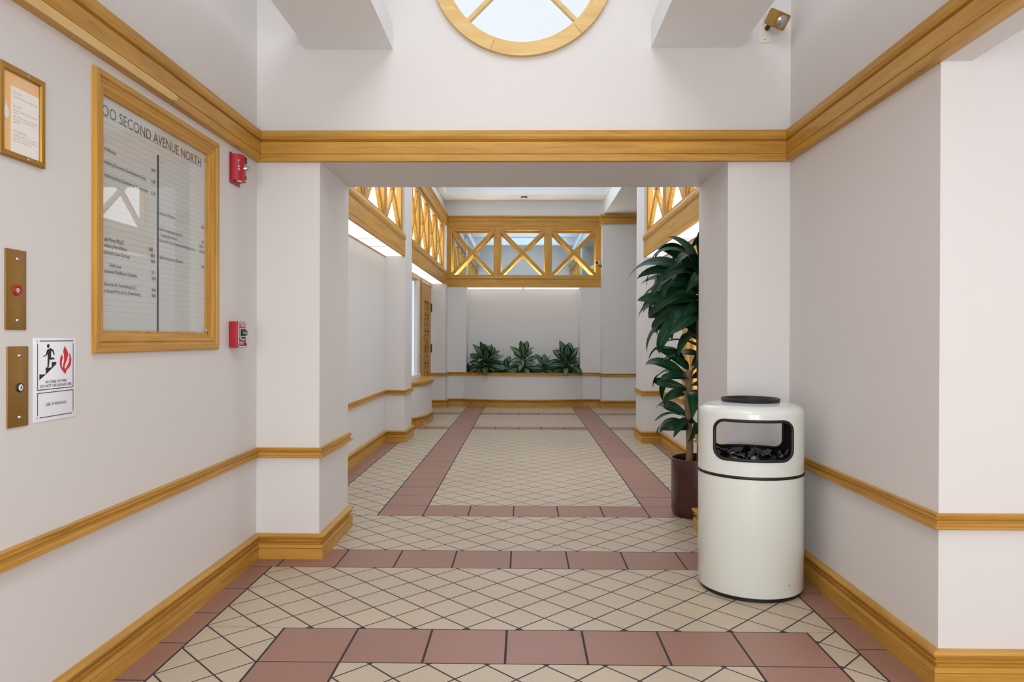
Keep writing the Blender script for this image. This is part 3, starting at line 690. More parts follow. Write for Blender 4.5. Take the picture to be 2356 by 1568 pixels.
for t_ in [('k Whitney', 239.5, 267, 357), ('100', 348.5, 357, 397), ('ersburg Economic Development Corp.', 239.5, 336.6, 415), ('130', 348.5, 357, 423),
          ('ersburg Area Chamber of Commerce', 239.5, 340, 443), ('150', 348.5, 357.5, 450), ('aw Firm, PLLC', 240, 285, 563.5, .0150), ('300', 342.8, 352, 579, .0150),
          ('ersburg Arts Alliance', 240, 292, 578.7, .0140), ('300', 346, 356, 593, .0140), ('bstract Law Group', 240, 298, 594.5), ('300', 346, 356, 605.8),
          ('Smith Law', 252, 279, 617.6), ('311', 348.5, 356.5, 631), ('hensive MedPsych Systems', 240, 315.6, 638.2), ('320', 349, 358, 645),
          ('Savorea St. Petersburg LLC', 240, 313.7, 665.3), ('340', 349, 358, 671), ('e Grand Prix of St. Petersburg', 240, 322.7, 680.7), ('340', 349, 358, 684),
          ('Hancock Whitney', 367, 403, 504.4), ('200', 462.7, 469.7, 526.8), ('Gator Investigations, LLC', 366.5, 419, 544.5), ('220', 462.7, 469.5, 560.3),
          ('Tampa Bay Watch', 369, 407, 553.4), ('220-A', 458, 468.5, 571), ('In Law We Trust Divorce and Family Lawyers', 367, 449, 577), ('220-B', 458, 470, 583),
          ('Blake Investment Partners', 367.5, 420.6, 606), ('240', 463, 470, 617.6)]: dline(*t_)

# brass notice frame
nf = tag(root('notice_frame', (XL, 2.03, 1.695)), 'brass-framed orange and white elevator operation notice', 'notice')
NY0, NY1, NZ0, NZ1 = 1.935, 2.122, 1.694, 1.953
mitre_frame(nf, NY0, NY1, NZ0, NZ1, [(0, 0), (0, .010), (.003, .012), (.016, .011), (.019, .006), (.019, 0)], [M['brass'], M['brass']], XL)
py0, py1, pz0, pz1 = NY0+.018, NY1-.018, NZ0+.018, NZ1-.018
adopt(bx('orange_card', M['orange'], None, XL+.0005, XL+.003, py0, py1, pz0, pz1), nf)
ys = py0+.034
adopt(bx('white_card', M['paper'], None, XL+.003, XL+.0034, ys, py1, pz0, pz1-.036), nf)
def ntext(body, y, z, w, cap, m): adopt(lettering(body, (XL+.0034, y, z), RY, UZ, w, cap, M[m], None, off=.0003), nf)
ntext('USE IN EMERGENCY', ys+.012, pz1-.015, .088, .0070, 'paper'); ntext('ELEVATOR OPERATION', ys+.012, pz1-.026, .096, .0070, 'paper')
ntext('KEY OUT:', ys+.009, pz1-.056, .036, .0062, 'paleink'); ntext('NORMAL ELEVATOR OPERATION', ys+.009, pz1-.066, .098, .0042, 'paleink')
ntext('KEY ON:', ys+.009, pz1-.094, .031, .0062, 'paleink'); ntext('ELEVATOR RETURNS TO FIRST', ys+.009, pz1-.104, .098, .0042, 'paleink'); ntext('FLOOR', ys+.009, pz1-.111, .022, .0042, 'paleink')
ntext('KEY CAN BE REMOVED IN THIS', ys+.009, pz1-.122, .100, .0042, 'paleink'); ntext('POSITION TO PREVENT CAR', ys+.009, pz1-.130, .084, .0042, 'paleink'); ntext('CONTROL', ys+.009, pz1-.138, .028, .0042, 'paleink')
ntext('KEY BY-PASS:', ys+.009, pz1-.164, .055, .0062, 'paleink')
for i, (b_, w) in enumerate((('FIREMEN KEY AND RESET', .094), ('RETURN TO ELEVATOR SERVICE', .100), ('ELEVATOR OPERATION', .072))): ntext(b_, ys+.009, pz1-.174-.008*i, w, .0042, 'paleink')
flame = [(.5, 1), (.62, .78), (.86, .55), (.95, .33), (.82, .12), (.56, 0), (.25, .13), (.08, .36), (.18, .52), (.36, .68), (.42, .85)]
adopt(MB().prism([(py0+.002+.026*u, pz0+.088+.050*w) for u, w in flame], lambda u, v, d: (d, u, v), XL+.003, XL+.0035).obj('flame_symbol', M['paper'], None), nf)
ntext('FIRE', py0+.004, pz0+.074, .017, .0045, 'paper'); ntext('SERVICE', py0+.004, pz0+.066, .025, .0045, 'paper')
for z in (NZ1-.009, NZ0+.009): adopt(MB().lathe([(0, .003), (.004, .002), (.005, 0)], (XL+.011, (NY0+NY1)/2+.02, z), 12, (1, 0, 0)).obj('screw', M['steel'], None), nf)

# elevator key switch and call button
def elev_plate(y0, y1, z0, z1, label, name):
    r = tag(root(name, (XL, (y0+y1)/2, z0)), label, 'switch plate')
    adopt(bevel_box('plate', M['plate'], None, XL, XL+.0045, y0, y1, z0, z1, .0018), r)
    h = z1-z0
    for z in (z0+.027*h/.23, z1-.027*h/.23):
        adopt(MB().lathe([(0, .004), (.0035, .0035), (.0055, .001), (.006, 0)], (XL+.0045, (y0+y1)/2+.004, z), 16, (1, 0, 0)).obj('screw', M['steel'], None, 40), r)
    return r
p1 = elev_plate(1.966, 2.049, 1.211, 1.439, 'bronze key-switch plate with a red ring on the lilac wall', 'elevator_key_switch')
kc = (XL+.0045, 2.010, 1.324)
adopt(MB().lathe([(.009, 0), (.009, .004), (.011, .0055), (.0155, .005), (.0165, 0)], kc, 32, (1, 0, 0), True).obj('red_ring', M['redplastic'], None, 50), p1)
adopt(MB().lathe([(0, .003), (.007, .003), (.0075, 0)], kc, 24, (1, 0, 0)).obj('key_cylinder', M['steel'], None, 40), p1)
adopt(bx('key_slot', M['black'], None, kc[0]+.0028, kc[0]+.0034, kc[1]-.001, kc[1]+.001, kc[2]-.004, kc[2]+.004), p1)
p2 = elev_plate(1.974, 2.058, .934, 1.164, 'bronze elevator call plate with a round white up button', 'elevator_call_plate')
kc = (XL+.0045, 2.021, 1.046)
adopt(MB().lathe([(.0095, 0), (.0095, .004), (.0110, .005), (.0128, .0035), (.0132, 0)], kc, 32, (1, 0, 0), True).obj('button_ring', M['black'], None, 50), p2)
adopt(MB().lathe([(0, .005), (.0080, .0047), (.0095, .004), (.0095, 0)], kc, 24, (1, 0, 0)).obj('button', M['white'], None, 40), p2)
arrow = [(-.0050, -.006), (-.0015, .0065), (.0015, .0065), (.0050, -.006), (.0030, -.006), (.0000, .0035), (-.0030, -.006)]
adopt(MB().prism([(kc[1]+u*.8, kc[2]+v*.8) for u, v in arrow], lambda u, v, d: (d, u, v), kc[0]+.0046, kc[0]+.0055).obj('up_arrow', M['ink'], None), p2)

# in case of fire sign
fs = tag(root('fire_stairs_sign', (XL, 2.18, .937)), 'white sign with a stair climber and red flame saying use stairways', 'sign')
SY0, SY1, SZ0, SZ1 = 2.083, 2.280, .937, 1.188
adopt(bevel_box('panel', M['signwhite'], None, XL, XL+.0025, SY0, SY1, SZ0, SZ1, .001), fs)
sw, sh = SY1-SY0, SZ1-SZ0
def sp(u, v): return (SY0+u*sw, SZ0+v*sh)          # u right, v up in 0..1
def spoly(name, pts, m): adopt(MB().prism([sp(u, v) for u, v in pts], lambda a, b, d: (d, a, b), XL+.0025, XL+.0031).obj(name, M[m], None), fs)
def srect(u0, u1, v0, v1, m='ink'): spoly('border_line', [(u0, v0), (u1, v0), (u1, v1), (u0, v1)], m)
lw = .009
srect(.13, .92, .960, .960+lw); srect(.075, .075+lw*1.3, .385, .935); srect(.925, .925+lw*1.3, .385, .935); srect(.075, .937, .376, .385)
srect(.075, .937, .338, .347); srect(.075, .075+lw*1.3, .078, .340); srect(.925, .925+lw*1.3, .078, .340); srect(.13, .90, .045, .045+lw)
PX = lambda x, y: ((x-95-(y-112)*.024)/(755-95), 1-(y-112)/(1455-(x-125)*.165-112))   # from the sign's own drawing
stairs = [(190, 690), (285, 688), (280, 580), (372, 578), (372, 492), (442, 490), (442, 525), (192, 775)]
spoly('stairs_symbol', [PX(*p) for p in stairs], 'ink')
head = [(311+19*math.cos(a*PI/8), 238+32*math.sin(a*PI/8)) for a in range(16)]
spoly('climber_head', [PX(*p) for p in head], 'ink')
man = [(345, 270), (392, 300), (414, 380), (402, 384), (378, 325), (356, 312), (358, 420), (410, 424), (408, 462), (392, 446), (352, 462), (338, 430), (326, 572), (296, 578), (308, 560), (306, 350), (292, 385), (245, 410), (240, 398), (276, 378), (296, 298)]
spoly('climber_body', [PX(*p) for p in man], 'ink')
fl = [(577, 236), (592, 275), (622, 325), (632, 380), (618, 450), (588, 520), (575, 575), (588, 608), (625, 545), (650, 480), (655, 410), (643, 342), (672, 385), (688, 450), (682, 525), (650, 585), (612, 620), (594, 683), (555, 640), (512, 585), (498, 510), (506, 425), (527, 372), (546, 420), (530, 490), (530, 550), (545, 598), (552, 545), (568, 470), (566, 400), (552, 330), (556, 285)]
spoly('flame_symbol', [PX(*p) for p in fl], 'redpaint')
def stext(body, u0, u1, v, cap): a = sp(u0, v); adopt(lettering(body, (XL+.0025, a[0], a[1]), RY, UZ, (u1-u0)*sw, cap, M['ink'], None), fs)
stext('IN CASE OF FIRE', .265, .765, .455, .0080); stext('DO NOT USE ELEVATORS', .135, .885, .407, .0080); stext('USE STAIRWAYS', .265, .760, .182, .0085)
for u, v in ((.07, .965), (.93, .965), (.07, .05), (.945, .065)): adopt(MB().lathe([(0, .001), (.0025, 0)], (XL+.0026, *sp(u, v)), 8, (1, 0, 0)).obj('rivet', M['steel'], None), fs)

# fire horn strobe
st = tag(root('fire_strobe', (XL, 3.55, 1.95)), 'red fire horn with clear strobe lamp under the oak crown board', 'fire alarm')
adopt(bevel_box('base_plate', M['darkred'], None, XL, XL+.006, 3.484, 3.605, 1.952, 2.104, .002), st)
hb = []
for i in range(13):
    a = PI*i/12; hb.append((3.545-.048*math.cos(a)*(1 if abs(math.cos(a)) < .9 else .98), .012+.040*math.sin(a)**.6))
poly = [(3.497, .004)]+hb+[(3.593, .004)]
adopt(MB().prism(poly, lambda u, v, d: (XL+v, u, d), 1.970, 2.098).obj('horn_body', M['redplastic'], None, 35), st)
adopt(MB().lathe([(0, .020), (.010, .018), (.016, .010), (.018, 0)], (XL+.050, 3.553, 2.035), 24, (1, 0, 0)).obj('reflector', M['steel'], None, 60), st)
adopt(MB().lathe([(.0, .036), (.010, .034), (.019, .027), (.024, .014), (.025, 0)], (XL+.048, 3.553, 2.035), 24, (1, 0, 0)).obj('strobe_dome', M['dome'], None, 60), st)
for k in range(5): adopt(bx('grille_slot', M['black'], None, XL+.046, XL+.0525, 3.548, 3.578, 2.066+.006*k, 2.069+.006*k), st)
for k in range(3): adopt(bx('grille_slot', M['black'], None, XL+.046, XL+.0525, 3.548, 3.572, 1.985+.006*k, 1.988+.006*k), st)
for k, ch in enumerate('FIRE'): adopt(lettering(ch, (XL+.038, 3.4995, 2.058-.0135*k), (.72, .69, 0), UZ, .009 if ch != 'I' else None, .0098, M['white'], None, off=-.001), st)
adopt(MB().lathe([(0, .003), (.012, .002), (.013, 0)], (XL+.030, 3.535, 1.9695), 16, (0, 0, -1)).obj('test_lamp', M['white'], None, 60), st)

# pull station
pu = tag(root('fire_pull_station', (XL, 3.53, 1.14)), 'red manual fire pull station with black handle beside the directory', 'fire alarm')
adopt(bevel_box('box', M['redplastic'], None, XL, XL+.043, 3.483, 3.588, 1.142, 1.271, .003), pu)
xf = XL+.043; adopt(bevel_box('face_plate', M['darkred'], None, xf, xf+.004, 3.483, 3.588, 1.143, 1.272, .0015), pu)
def fline(a, b, c, d, m='white', h=.0008, nm='white_line'): adopt(bx(nm, M[m], None, xf+.0035, xf+.004+h, a, b, c, d), pu)
fy0, fy1, fz0, fz1 = 3.485, 3.586, 1.145, 1.270
for q in ((fy0, fy1, fz0, fz0+.003), (fy0, fy1, fz1-.003, fz1), (fy0, fy0+.004, fz0, fz1), (fy1-.004, fy1, fz0, fz1)): fline(*q)
for q in split_letters(lettering('FIRE', (xf+.004, 3.496, 1.243), RY, UZ, .080, .020, M['white'], None)): adopt(q, pu)
hd = [(3.500, 1.237), (3.578, 1.237), (3.578, 1.192), (3.555, 1.181), (3.522, 1.181), (3.500, 1.192)]
adopt(MB().prism(hd, lambda u, v, d: (d, u, v), xf+.003, xf+.006).obj('handle_surround', M['white'], None), pu)
adopt(MB().prism([(3.539+(u-3.539)*.86, 1.209+(v-1.209)*.88) for u, v in hd], lambda u, v, d: (d, u, v), xf+.005, xf+.0075).obj('handle_recess', M['ink'], None), pu)
adopt(bevel_box('handle', M['ink'], None, xf+.006, xf+.016, 3.508, 3.570, 1.203, 1.228, .002), pu)
adopt(lettering('PULL', (xf+.016, 3.515, 1.211), RY, UZ, .048, .009, M['white'], None), pu)
adopt(bx('white_line', M['white'], None, xf+.006, xf+.0085, 3.508, 3.570, 1.1955, 1.1985), pu)
adopt(bx('white_line', M['white'], None, xf+.0038, xf+.0046, 3.494, 3.545, 1.166, 1.1685), pu); adopt(bx('white_line', M['white'], None, xf+.0038, xf+.0046, 3.503, 3.538, 1.159, 1.1615), pu)
adopt(MB().lathe([(0, .003), (.006, .003), (.007, 0)], (xf+.004, 3.578, 1.158), 16, (1, 0, 0)).obj('key_lock', M['ink'], None), pu)

# gold cube spotlight above the right end of the back wall
sl = tag(root('wall_spotlight', (1.285, YB, 2.78)), 'gold cube spotlight on a cream wall plate beside the white ceiling beam', 'lamp')
adopt(bevel_box('wall_plate', M['offwhite'], None, 1.253, 1.318, YB-.006, YB, 2.776, 2.892, .002), sl)
adopt(MB().lathe([(0, .0015), (.003, .001), (.003, 0)], (1.286, YB-.006, 2.790), 10, (0, -1, 0)).obj('screw', M['ink'], None), sl)
adopt(MB().tube([(1.296, YB-.006, 2.85), (1.296, YB-.05, 2.856)], .012, 12).obj('swivel', M['black'], None), sl)
cm = Matrix.Translation((1.318, YB-.10, 2.857)) @ Euler((math.radians(36), math.radians(8), math.radians(24))).to_matrix().to_4x4()
me = MB().box(-.040, .040, -.045, .045, -.040, .040).mesh('housing'); bm = bmesh.new(); bm.from_mesh(me)
bmesh.ops.bevel(bm, geom=bm.edges[:], offset=.005, segments=3, affect='EDGES'); bm.to_mesh(me); bm.free(); me.transform(cm)
adopt(put('housing', me, M['brass']), sl)
me = MB().lathe([(0, .012), (.018, .009), (.030, .0), (.034, -.003), (.034, -.001), (0, .0135)], (0, -.0445, 0), 32, (0, -1, 0)).mesh('lens', 60); me.transform(cm)
adopt(put('lens', me, M['steel']), sl)

# security camera and smoke detector
sc = tag(root('security_camera', (1.358, 12.45, 2.45)), 'small white security camera on a black arm by the far lattice window', 'camera')
adopt(MB().tube([(1.358, 12.45, 2.455), (1.32, 12.43, 2.452), (1.29, 12.42, 2.46), (1.288, 12.42, 2.50)], .008, 8).obj('arm', M['ink'], None), sc)
adopt(MB().lathe([(0, 0), (.035, 0), (.035, .008), (0, .008)], (1.358, 12.45, 2.455), 16, (-1, 0, 0)).obj('mount', M['ink'], None), sc)
adopt(MB().lathe([(0, -.06), (.030, -.06), (.034, -.05), (.034, .05), (.028, .055), (0, .055)], (1.28, 12.38, 2.51), 20, (-.35, -1, -.1)).obj('body', M['white'], None, 40), sc)
adopt(MB().lathe([(0, .012), (.02, .008), (.026, 0)], (1.262, 12.325, 2.505), 16, (-.35, -1, -.1)).obj('lens', M['ink'], None, 60), sc)
sd = tag(root('smoke_detector', (.007, 12.2, 3.61)), 'small dark detector on the white ceiling ledge above the far windows', 'smoke detector')
adopt(MB().lathe([(0, 0), (.055, 0), (.058, .012), (.03, .02), (0, .02)], (.007, 12.2, 3.61), 24, (0, 0, -1)).obj('base', M['black'], None, 40), sd)
adopt(MB().lathe([(0, .03), (.02, .028), (.03, .02)], (.007, 12.2, 3.61), 24, (0, 0, -1)).obj('chamber', M['white'], None, 40), sd)

# ------------------------------------------------------------------ trash can
TCX, TCY, TR, TH = 1.098, 3.470, .243, .905
tc_ = tag(root('trash_can', (TCX, TCY, 0)), 'white enamel dome-top trash can with black-edged opening standing against the pier', 'trash can')
TF = math.radians(-90-13.5)          # azimuth the opening faces
MB().lathe([(0, .0), (TR-.014, 0), (TR-.012, .03), (0, .03)], n=64).obj('base', M['black'], tc_, 40)
zs = .563
MB().lathe([(TR-.012, .022), (TR-.004, .020), (TR, .026), (TR, zs-.008), (TR-.006, zs-.006), (TR-.012, zs-.006)], n=128, closed=True).obj('body', M['canwhite'], tc_, 35)
MB().lathe([(TR-.012, zs-.008), (TR+.002, zs-.007), (TR+.004, zs), (TR+.002, zs+.006), (TR-.012, zs+.007)], n=128, closed=True).obj('seam_band', M['black'], tc_, 35)
prof = [(TR, zs+.006), (TR, .64), (TR, .72), (TR, .80), (TR, .846)]
for i in range(1, 9):
    a = PI/2*i/8; prof.append((TR-.055+.055*math.cos(a), .846+.038*math.sin(a)))
prof += [(.15, .890), (.128, .892)]
inner = [(max(r-.006, .122), z-(.006 if z > .84 else 0)) for r, z in prof][::-1]
hood_me = MB().lathe(prof+inner, n=160, closed=True).mesh('hood')
# cutter: rounded box through the hood
ha, hz0, hz1, rc = .172, .640, .822, .045
def rrect(n=10, grow=0):
    p = []
    zc = (hz0+hz1)/2; hh = (hz1-hz0)/2+grow; w = ha+grow
    for (sx, sz, a0) in ((1, 1, 0), (-1, 1, PI/2), (-1, -1, PI), (1, -1, 1.5*PI)):
        for i in range(n+1):
            a = a0+PI/2*i/n; p.append((sx*(w-rc)+rc*math.cos(a), zc+sz*(hh-rc)+rc*math.sin(a)))
    return p
rot = Matrix.Rotation(TF+PI/2, 4, 'Z')
cut = MB().prism(rrect(), lambda u, v, d: (u, d, v), -.5, .5).mesh('cutter'); cut.transform(rot)
ho = put('hood', hood_me, None, tc_); cu = put('cutter', cut, None, tc_)
md = ho.modifiers.new('b', 'BOOLEAN'); md.operation = 'DIFFERENCE'; md.object = cu; md.solver = 'EXACT'
bpy.context.view_layer.update()
dg = bpy.context.evaluated_depsgraph_get(); me = bpy.data.meshes.new_from_object(ho.evaluated_get(dg))
ho.modifiers.clear(); ho.data = me; bpy.data.objects.remove(cu, do_unlink=True)
me.materials.clear(); me.materials.append(M['canwhite']); me.materials.append(M['liner'])
for p in me.polygons:
    c = p.center; rr = math.hypot(c.x, c.y)
    p.material_index = 1 if (rr < TR-.003 and c.z < .84) or (c.z >= .84 and p.normal.z < -.05) or (c.z >= .84 and p.normal.x*c.x+p.normal.y*c.y < -.02*rr) else 0
me.shade_smooth(); me.set_sharp_from_angle(angle=math.radians(35))
for s in (1, -1):
    pts = []
    for u, v in rrect(8, -.002):
        a = math.asin(max(-1, min(1, u/TR))); pts.append((TR*math.sin(a), -s*TR*math.cos(a), v))
    # densify the straight runs so the gasket follows the curve
    dn = []
    for i in range(len(pts)):
        a, b = pts[i], pts[(i+1) % len(pts)]; k = max(1, int(math.dist(a, b)/.02))
        for j in range(k):
            t_ = j/k; x = a[0]+(b[0]-a[0])*t_; z = a[2]+(b[2]-a[2])*t_; dn.append((x, -s*math.sqrt(max(0, (TR-.001)**2-x*x)), z))
    me = MB().tube([rot @ Vector(p) for p in dn], .0075, 8, True).mesh('gasket', 60); put('gasket', me, M['black'], tc_)
MB().lathe([(.128, .886), (.134, .892), (.137, .906), (.133, .909), (.122, .907), (.112, .893), (0, .889), (0, .884), (.128, .884)], n=64).obj('ash_tray', M['black'], tc_, 35)
MB().lathe([(TR-.020, .03), (TR-.016, .03), (TR-.016, .625), (TR-.020, .625)], n=64, closed=True).obj('liner', M['liner'], tc_, 40)
random.seed(5)
from mathutils import noise as mnoise
v = []; f = []; NRg, NA = 14, 72
for i in range(NRg+1):
    for j in range(NA):
        r_ = (TR-.019)*i/NRg; a = 2*PI*j/NA; x, y = r_*math.cos(a), r_*math.sin(a)
        z = .606+.030*(i/NRg)**2+.045*mnoise.noise((x*22, y*22, 3))+.020*mnoise.noise((x*55, y*55, 9))
        if i == NRg: z = .632+.010*mnoise.noise((x*30, y*30, 1))
        v.append((x, y, z))
for i in range(NRg):
    for j in range(NA): f.append((i*NA+j, i*NA+(j+1) % NA, (i+1)*NA+(j+1) % NA, (i+1)*NA+j))
MB().raw(v, f).obj('bin_bag', M['bag'], tc_, 60)
MB().lathe([(0, .0025), (.003, 0)], (TR*math.cos(-1.1), TR*math.sin(-1.1), .075), 8, (math.cos(-1.1), math.sin(-1.1), 0)).obj('chip', M['ink'], tc_)

# ------------------------------------------------------------------ plants
def leaf_mesh(name, L, Wd, droop, fold, wav, m, tipk=1.0, n=12, seed=0, blunt=.5):
    """leaf along +X from origin: droop = total downward bend (rad)"""
    v = []; f = []; uv = []; p = Vector((0, 0, 0)); ang = 0; rows = 5
    rnd = random.Random(seed)
    ph = rnd.random()*6
    for i in range(n+1):
        t = i/n
        w = Wd*(math.sin(PI*min(1, t**blunt*.5+.5*t**1.3))**.9 if t < 1 else 0)*tipk
        w = max(w, .004*(1-t)+.0005)
        ang = -droop*(t**1.4)
        d = Vector((math.cos(ang), 0, math.sin(ang))); nn = Vector((-d.z, 0, d.x))
        for j in range(rows):
            s = (j/(rows-1))*2-1
            q = p+Vector((0, s*w, 0))+nn*(fold*abs(s)*w+wav*math.sin(t*9+ph+s*2)*w*.5*abs(s))
            v.append(q); uv.append((s, t, 0))
        p = p+d*(L/n)
    for i in range(n):
        for j in range(rows-1): f.append((i*rows+j, (i+1)*rows+j, (i+1)*rows+j+1, i*rows+j+1))
    me = bpy.data.meshes.new(name); me.from_pydata([tuple(q) for q in v], [], f)
    at = me.attributes.new('uvw', 'FLOAT_VECTOR', 'POINT'); at.data.foreach_set('vector', [c for q in uv for c in q])
    me.materials.append(m); me.shade_smooth(); me.update(); return me
def place_leaf(me, parent, loc, az, el, sc, roll=0, name='leaf', lim=None):
    for _ in range(14):
        mx = Matrix.Translation(loc) @ Matrix.Rotation(az, 4, 'Z') @ Matrix.Rotation(-el, 4, 'Y') @ Matrix.Rotation(roll, 4, 'X') @ Matrix.Scale(sc, 4)
        if lim is None: break
        if callable(lim):
            if all(lim(mx @ v.co) for v in me.vertices): break
            sc *= .93; el += .06; continue
        vs = [mx @ v.co for v in me.vertices]
        if min(v.x for v in vs) > lim[0] and max(v.x for v in vs) < lim[1] and min(v.y for v in vs) > lim[2] and max(v.y for v in vs) < lim[3] and max(v.z for v in vs) < lim[4]: break
        sc *= .86
    o = bpy.data.objects.new(name, me); COL.objects.link(o); o.parent = parent
    o.matrix_local = Matrix.Translation(loc) @ Matrix.Rotation(az, 4, 'Z') @ Matrix.Rotation(-el, 4, 'Y') @ Matrix.Rotation(roll, 4, 'X') @ Matrix.Scale(sc, 4)
    return o
PCX, PCY = 1.205, 4.885
pt = tag(root('potted_corn_plant', (PCX, PCY, 0)), 'tall corn plant with drooping dark leaves in a maroon pot behind the pier', 'plant')
MB().lathe([(0, 0), (.165, 0), (.178, .004), (.187, .02), (.190, .05), (.192, .375), (.190, .385), (.184, .386), (.181, .38), (.181, .34), (0, .34)], n=72).obj('pot', M['pot'], pt, 40)
MB().lathe([(0, .345), (.09, .343), (.182, .335), (.182, .33), (0, .33)], n=40).obj('soil', M['soil'], pt)
CN = []
canes = [((-.078, -.02), (-.083, -.02), .98), ((-.010, -.045), (-.004, -.03), 1.62), ((.045, .04), (.05, .05), 1.20)]
for (a, b, h) in canes:
    pts = []; rr = []
    for i in range(15):
        t = i/14; pts.append((a[0]+(b[0]-a[0])*t+.006*math.sin(7*t), a[1]+(b[1]-a[1])*t, .33+(h-.33)*t)); rr.append(.0235-.002*t+(.0015 if i % 2 else 0))
    CN.append(MB().tube(pts, rr, 14).obj('cane', M['bark'], pt, 50))
dl = [leaf_mesh('leaf', .50, .054, d, .22, .18, M['draleaf'], n=14, seed=k, blunt=.6) for k, d in enumerate((1.0, 1.5, 2.0, 2.5, 1.8))]
rnd = random.Random(11); PLIM = (-9, CR-PCX-.02, YB2-PCY+.03, 9, 1.93)
def cluster(cx, cy, z0, z1, n, l0, l1, azs=None, e0=.2, e1=1.1, seed=0, kinds=(0, 1, 2, 3, 4)):
    rn = random.Random(seed)
    for i in range(n):
        t = i/max(1, n-1)
        az = (i*2.39996+rn.uniform(-.3, .3)) if azs is None else azs[i % len(azs)]+rn.uniform(-.15, .15)
        el = e0+(e1-e0)*t+rn.uniform(-.12, .12)
        sc = (l0+(l1-l0)*rn.random())
        place_leaf(dl[kinds[rn.randrange(len(kinds))]], CN[0 if z1 < 1.1 else 2 if z1 < 1.3 else 1], lim=PLIM, loc=(cx+.02*math.cos(az), cy+.02*math.sin(az), z0+(z1-z0)*t), az=az, el=el, sc=sc, roll=.8*math.cos(az)+rn.uniform(-.75, .75))
cluster(-.004, -.03, 1.36, 1.72, 38, .75, 1.05, seed=4, e0=-.1, e1=1.1)
cluster(-.02, -.03, 1.36, 1.62, 14, .8, 1.05, azs=[PI+.1, PI+.7, -PI/2-.2, PI-.5, PI+.35, -PI/2-.7, PI-.15], seed=21, e0=-.1, e1=.6, kinds=(2, 3, 3, 4))
cluster(.05, .05, 1.05, 1.24, 12, .6, .8, seed=8, e0=.1, e1=1.0)
cluster(-.083, -.02, .80, 1.02, 15, .55, .80, seed=3, e0=-.2, e1=1.1)
# leaves that reach out past the pier towards the corridor
LF = PI
for (z, az, el, sc, k, ro) in ((1.60, LF+.10, .62, 1.05, 2, .1), (1.52, LF-.18, .55, 1.02, 1, .0), (1.66, LF+.45, .85, .95, 3, .2), (1.48, LF+.32, .30, .92, 3, -.2), (1.44, LF-.30, .15, .95, 4, .1), (1.42, LF+.55, .0, .95, 3, .3),
                               (1.50, LF+.05, .15, .95, 3, .2), (1.40, LF+.15, -.15, .8, 2, .0), (1.58, LF-.5, .4, 1.0, 3, .2), (1.46, LF+.75, .1, 1.0, 2, -.2), (1.45, -PI/2-.2, .35, .95, 3, .1), (1.55, -PI/2-.5, .6, .95, 4, .1), (1.40, -PI/2-.3, .05, .85, 2, .2), (1.44, -PI/2+.2, .1, .9, 2, 0)):
    place_leaf(dl[k], CN[1], (-.03, -.03, z), az+rnd.uniform(-.25, .25), el+rnd.uniform(-.25, .2), sc*rnd.uniform(.85, 1.1), ro-.75+rnd.uniform(-.7, .7), lim=PLIM)
for (z, az, el, sc, k, ro) in ((.98, LF+.05, .80, .66, 1, 0), (.95, LF-.25, .45, .62, 2, .1), (.93, LF+.4, .35, .6, 3, .2), (.86, LF+.15, .0, .55, 3, 0), (1.0, LF+.9, .8, .6, 2, .1),
                               (.66, LF+.0, .75, .70, 2, .1), (.64, LF+.22, .45, .62, 1, 0), (.62, LF-.3, .30, .60, 2, .1), (.60, LF+.55, .1, .58, 3, .2), (.60, -PI/2-.4, .3, .62, 3, .0), (.64, -PI/2-.2, .2, .6, 4, .2), (.62, -PI/2+.4, .4, .6, 3, .1)):
    place_leaf(dl[k], CN[0], (-.085, -.03, z), az+rnd.uniform(-.25, .25), el+rnd.uniform(-.25, .2), sc*rnd.uniform(.85, 1.1), ro-.75+rnd.uniform(-.7, .7), lim=PLIM)

# planter trough and aglaonemas in the far niche
tr = tag(root('planter_trough', (0, YF+.2, 0)), 'dark grey planter trough set in the far wall niche', 'planter')
for a in ((NL, NL+.012, YF+.07, YF+.5, .45, .735), (NR-.012, NR, YF+.07, YF+.5, .45, .735), (NL+.012, NR-.012, YF+.485, YF+.5, .45, .70)):
    adopt(bx('side_panel', M['liner_grey'], None, *a), tr)
adopt(MB().prism([(min(max(p[0]*.96, NL+.013), NR-.013), p[1]+.055) for p in bpts]+[(NR-.013, YF+.484), (NL+.013, YF+.484)], lambda u, v, d: (u, v, d), .45, .53).obj('soil', M['soil'], None), tr)
al = [leaf_mesh('leaf', .30, .068, d, .15, .10, M['agleaf'], n=10, seed=20+k, blunt=.75) for k, d in enumerate((.4, .7, 1.1, 1.5))]
def okleaf(X, Y, Z):
    t = (X-(NL-.05))/(NR-NL+.10); by = YF-.21*(1-(2*t-1)**2) if 0 < t < 1 else YF
    if Y > YF+.47: return False
    if Y > YF-.01 and not NL+.015 < X < NR-.015: return False
    if by-.03 < Y < by+.06 and Z < .605: return False
    if Y >= by+.06 and Z < .535: return False
    return True
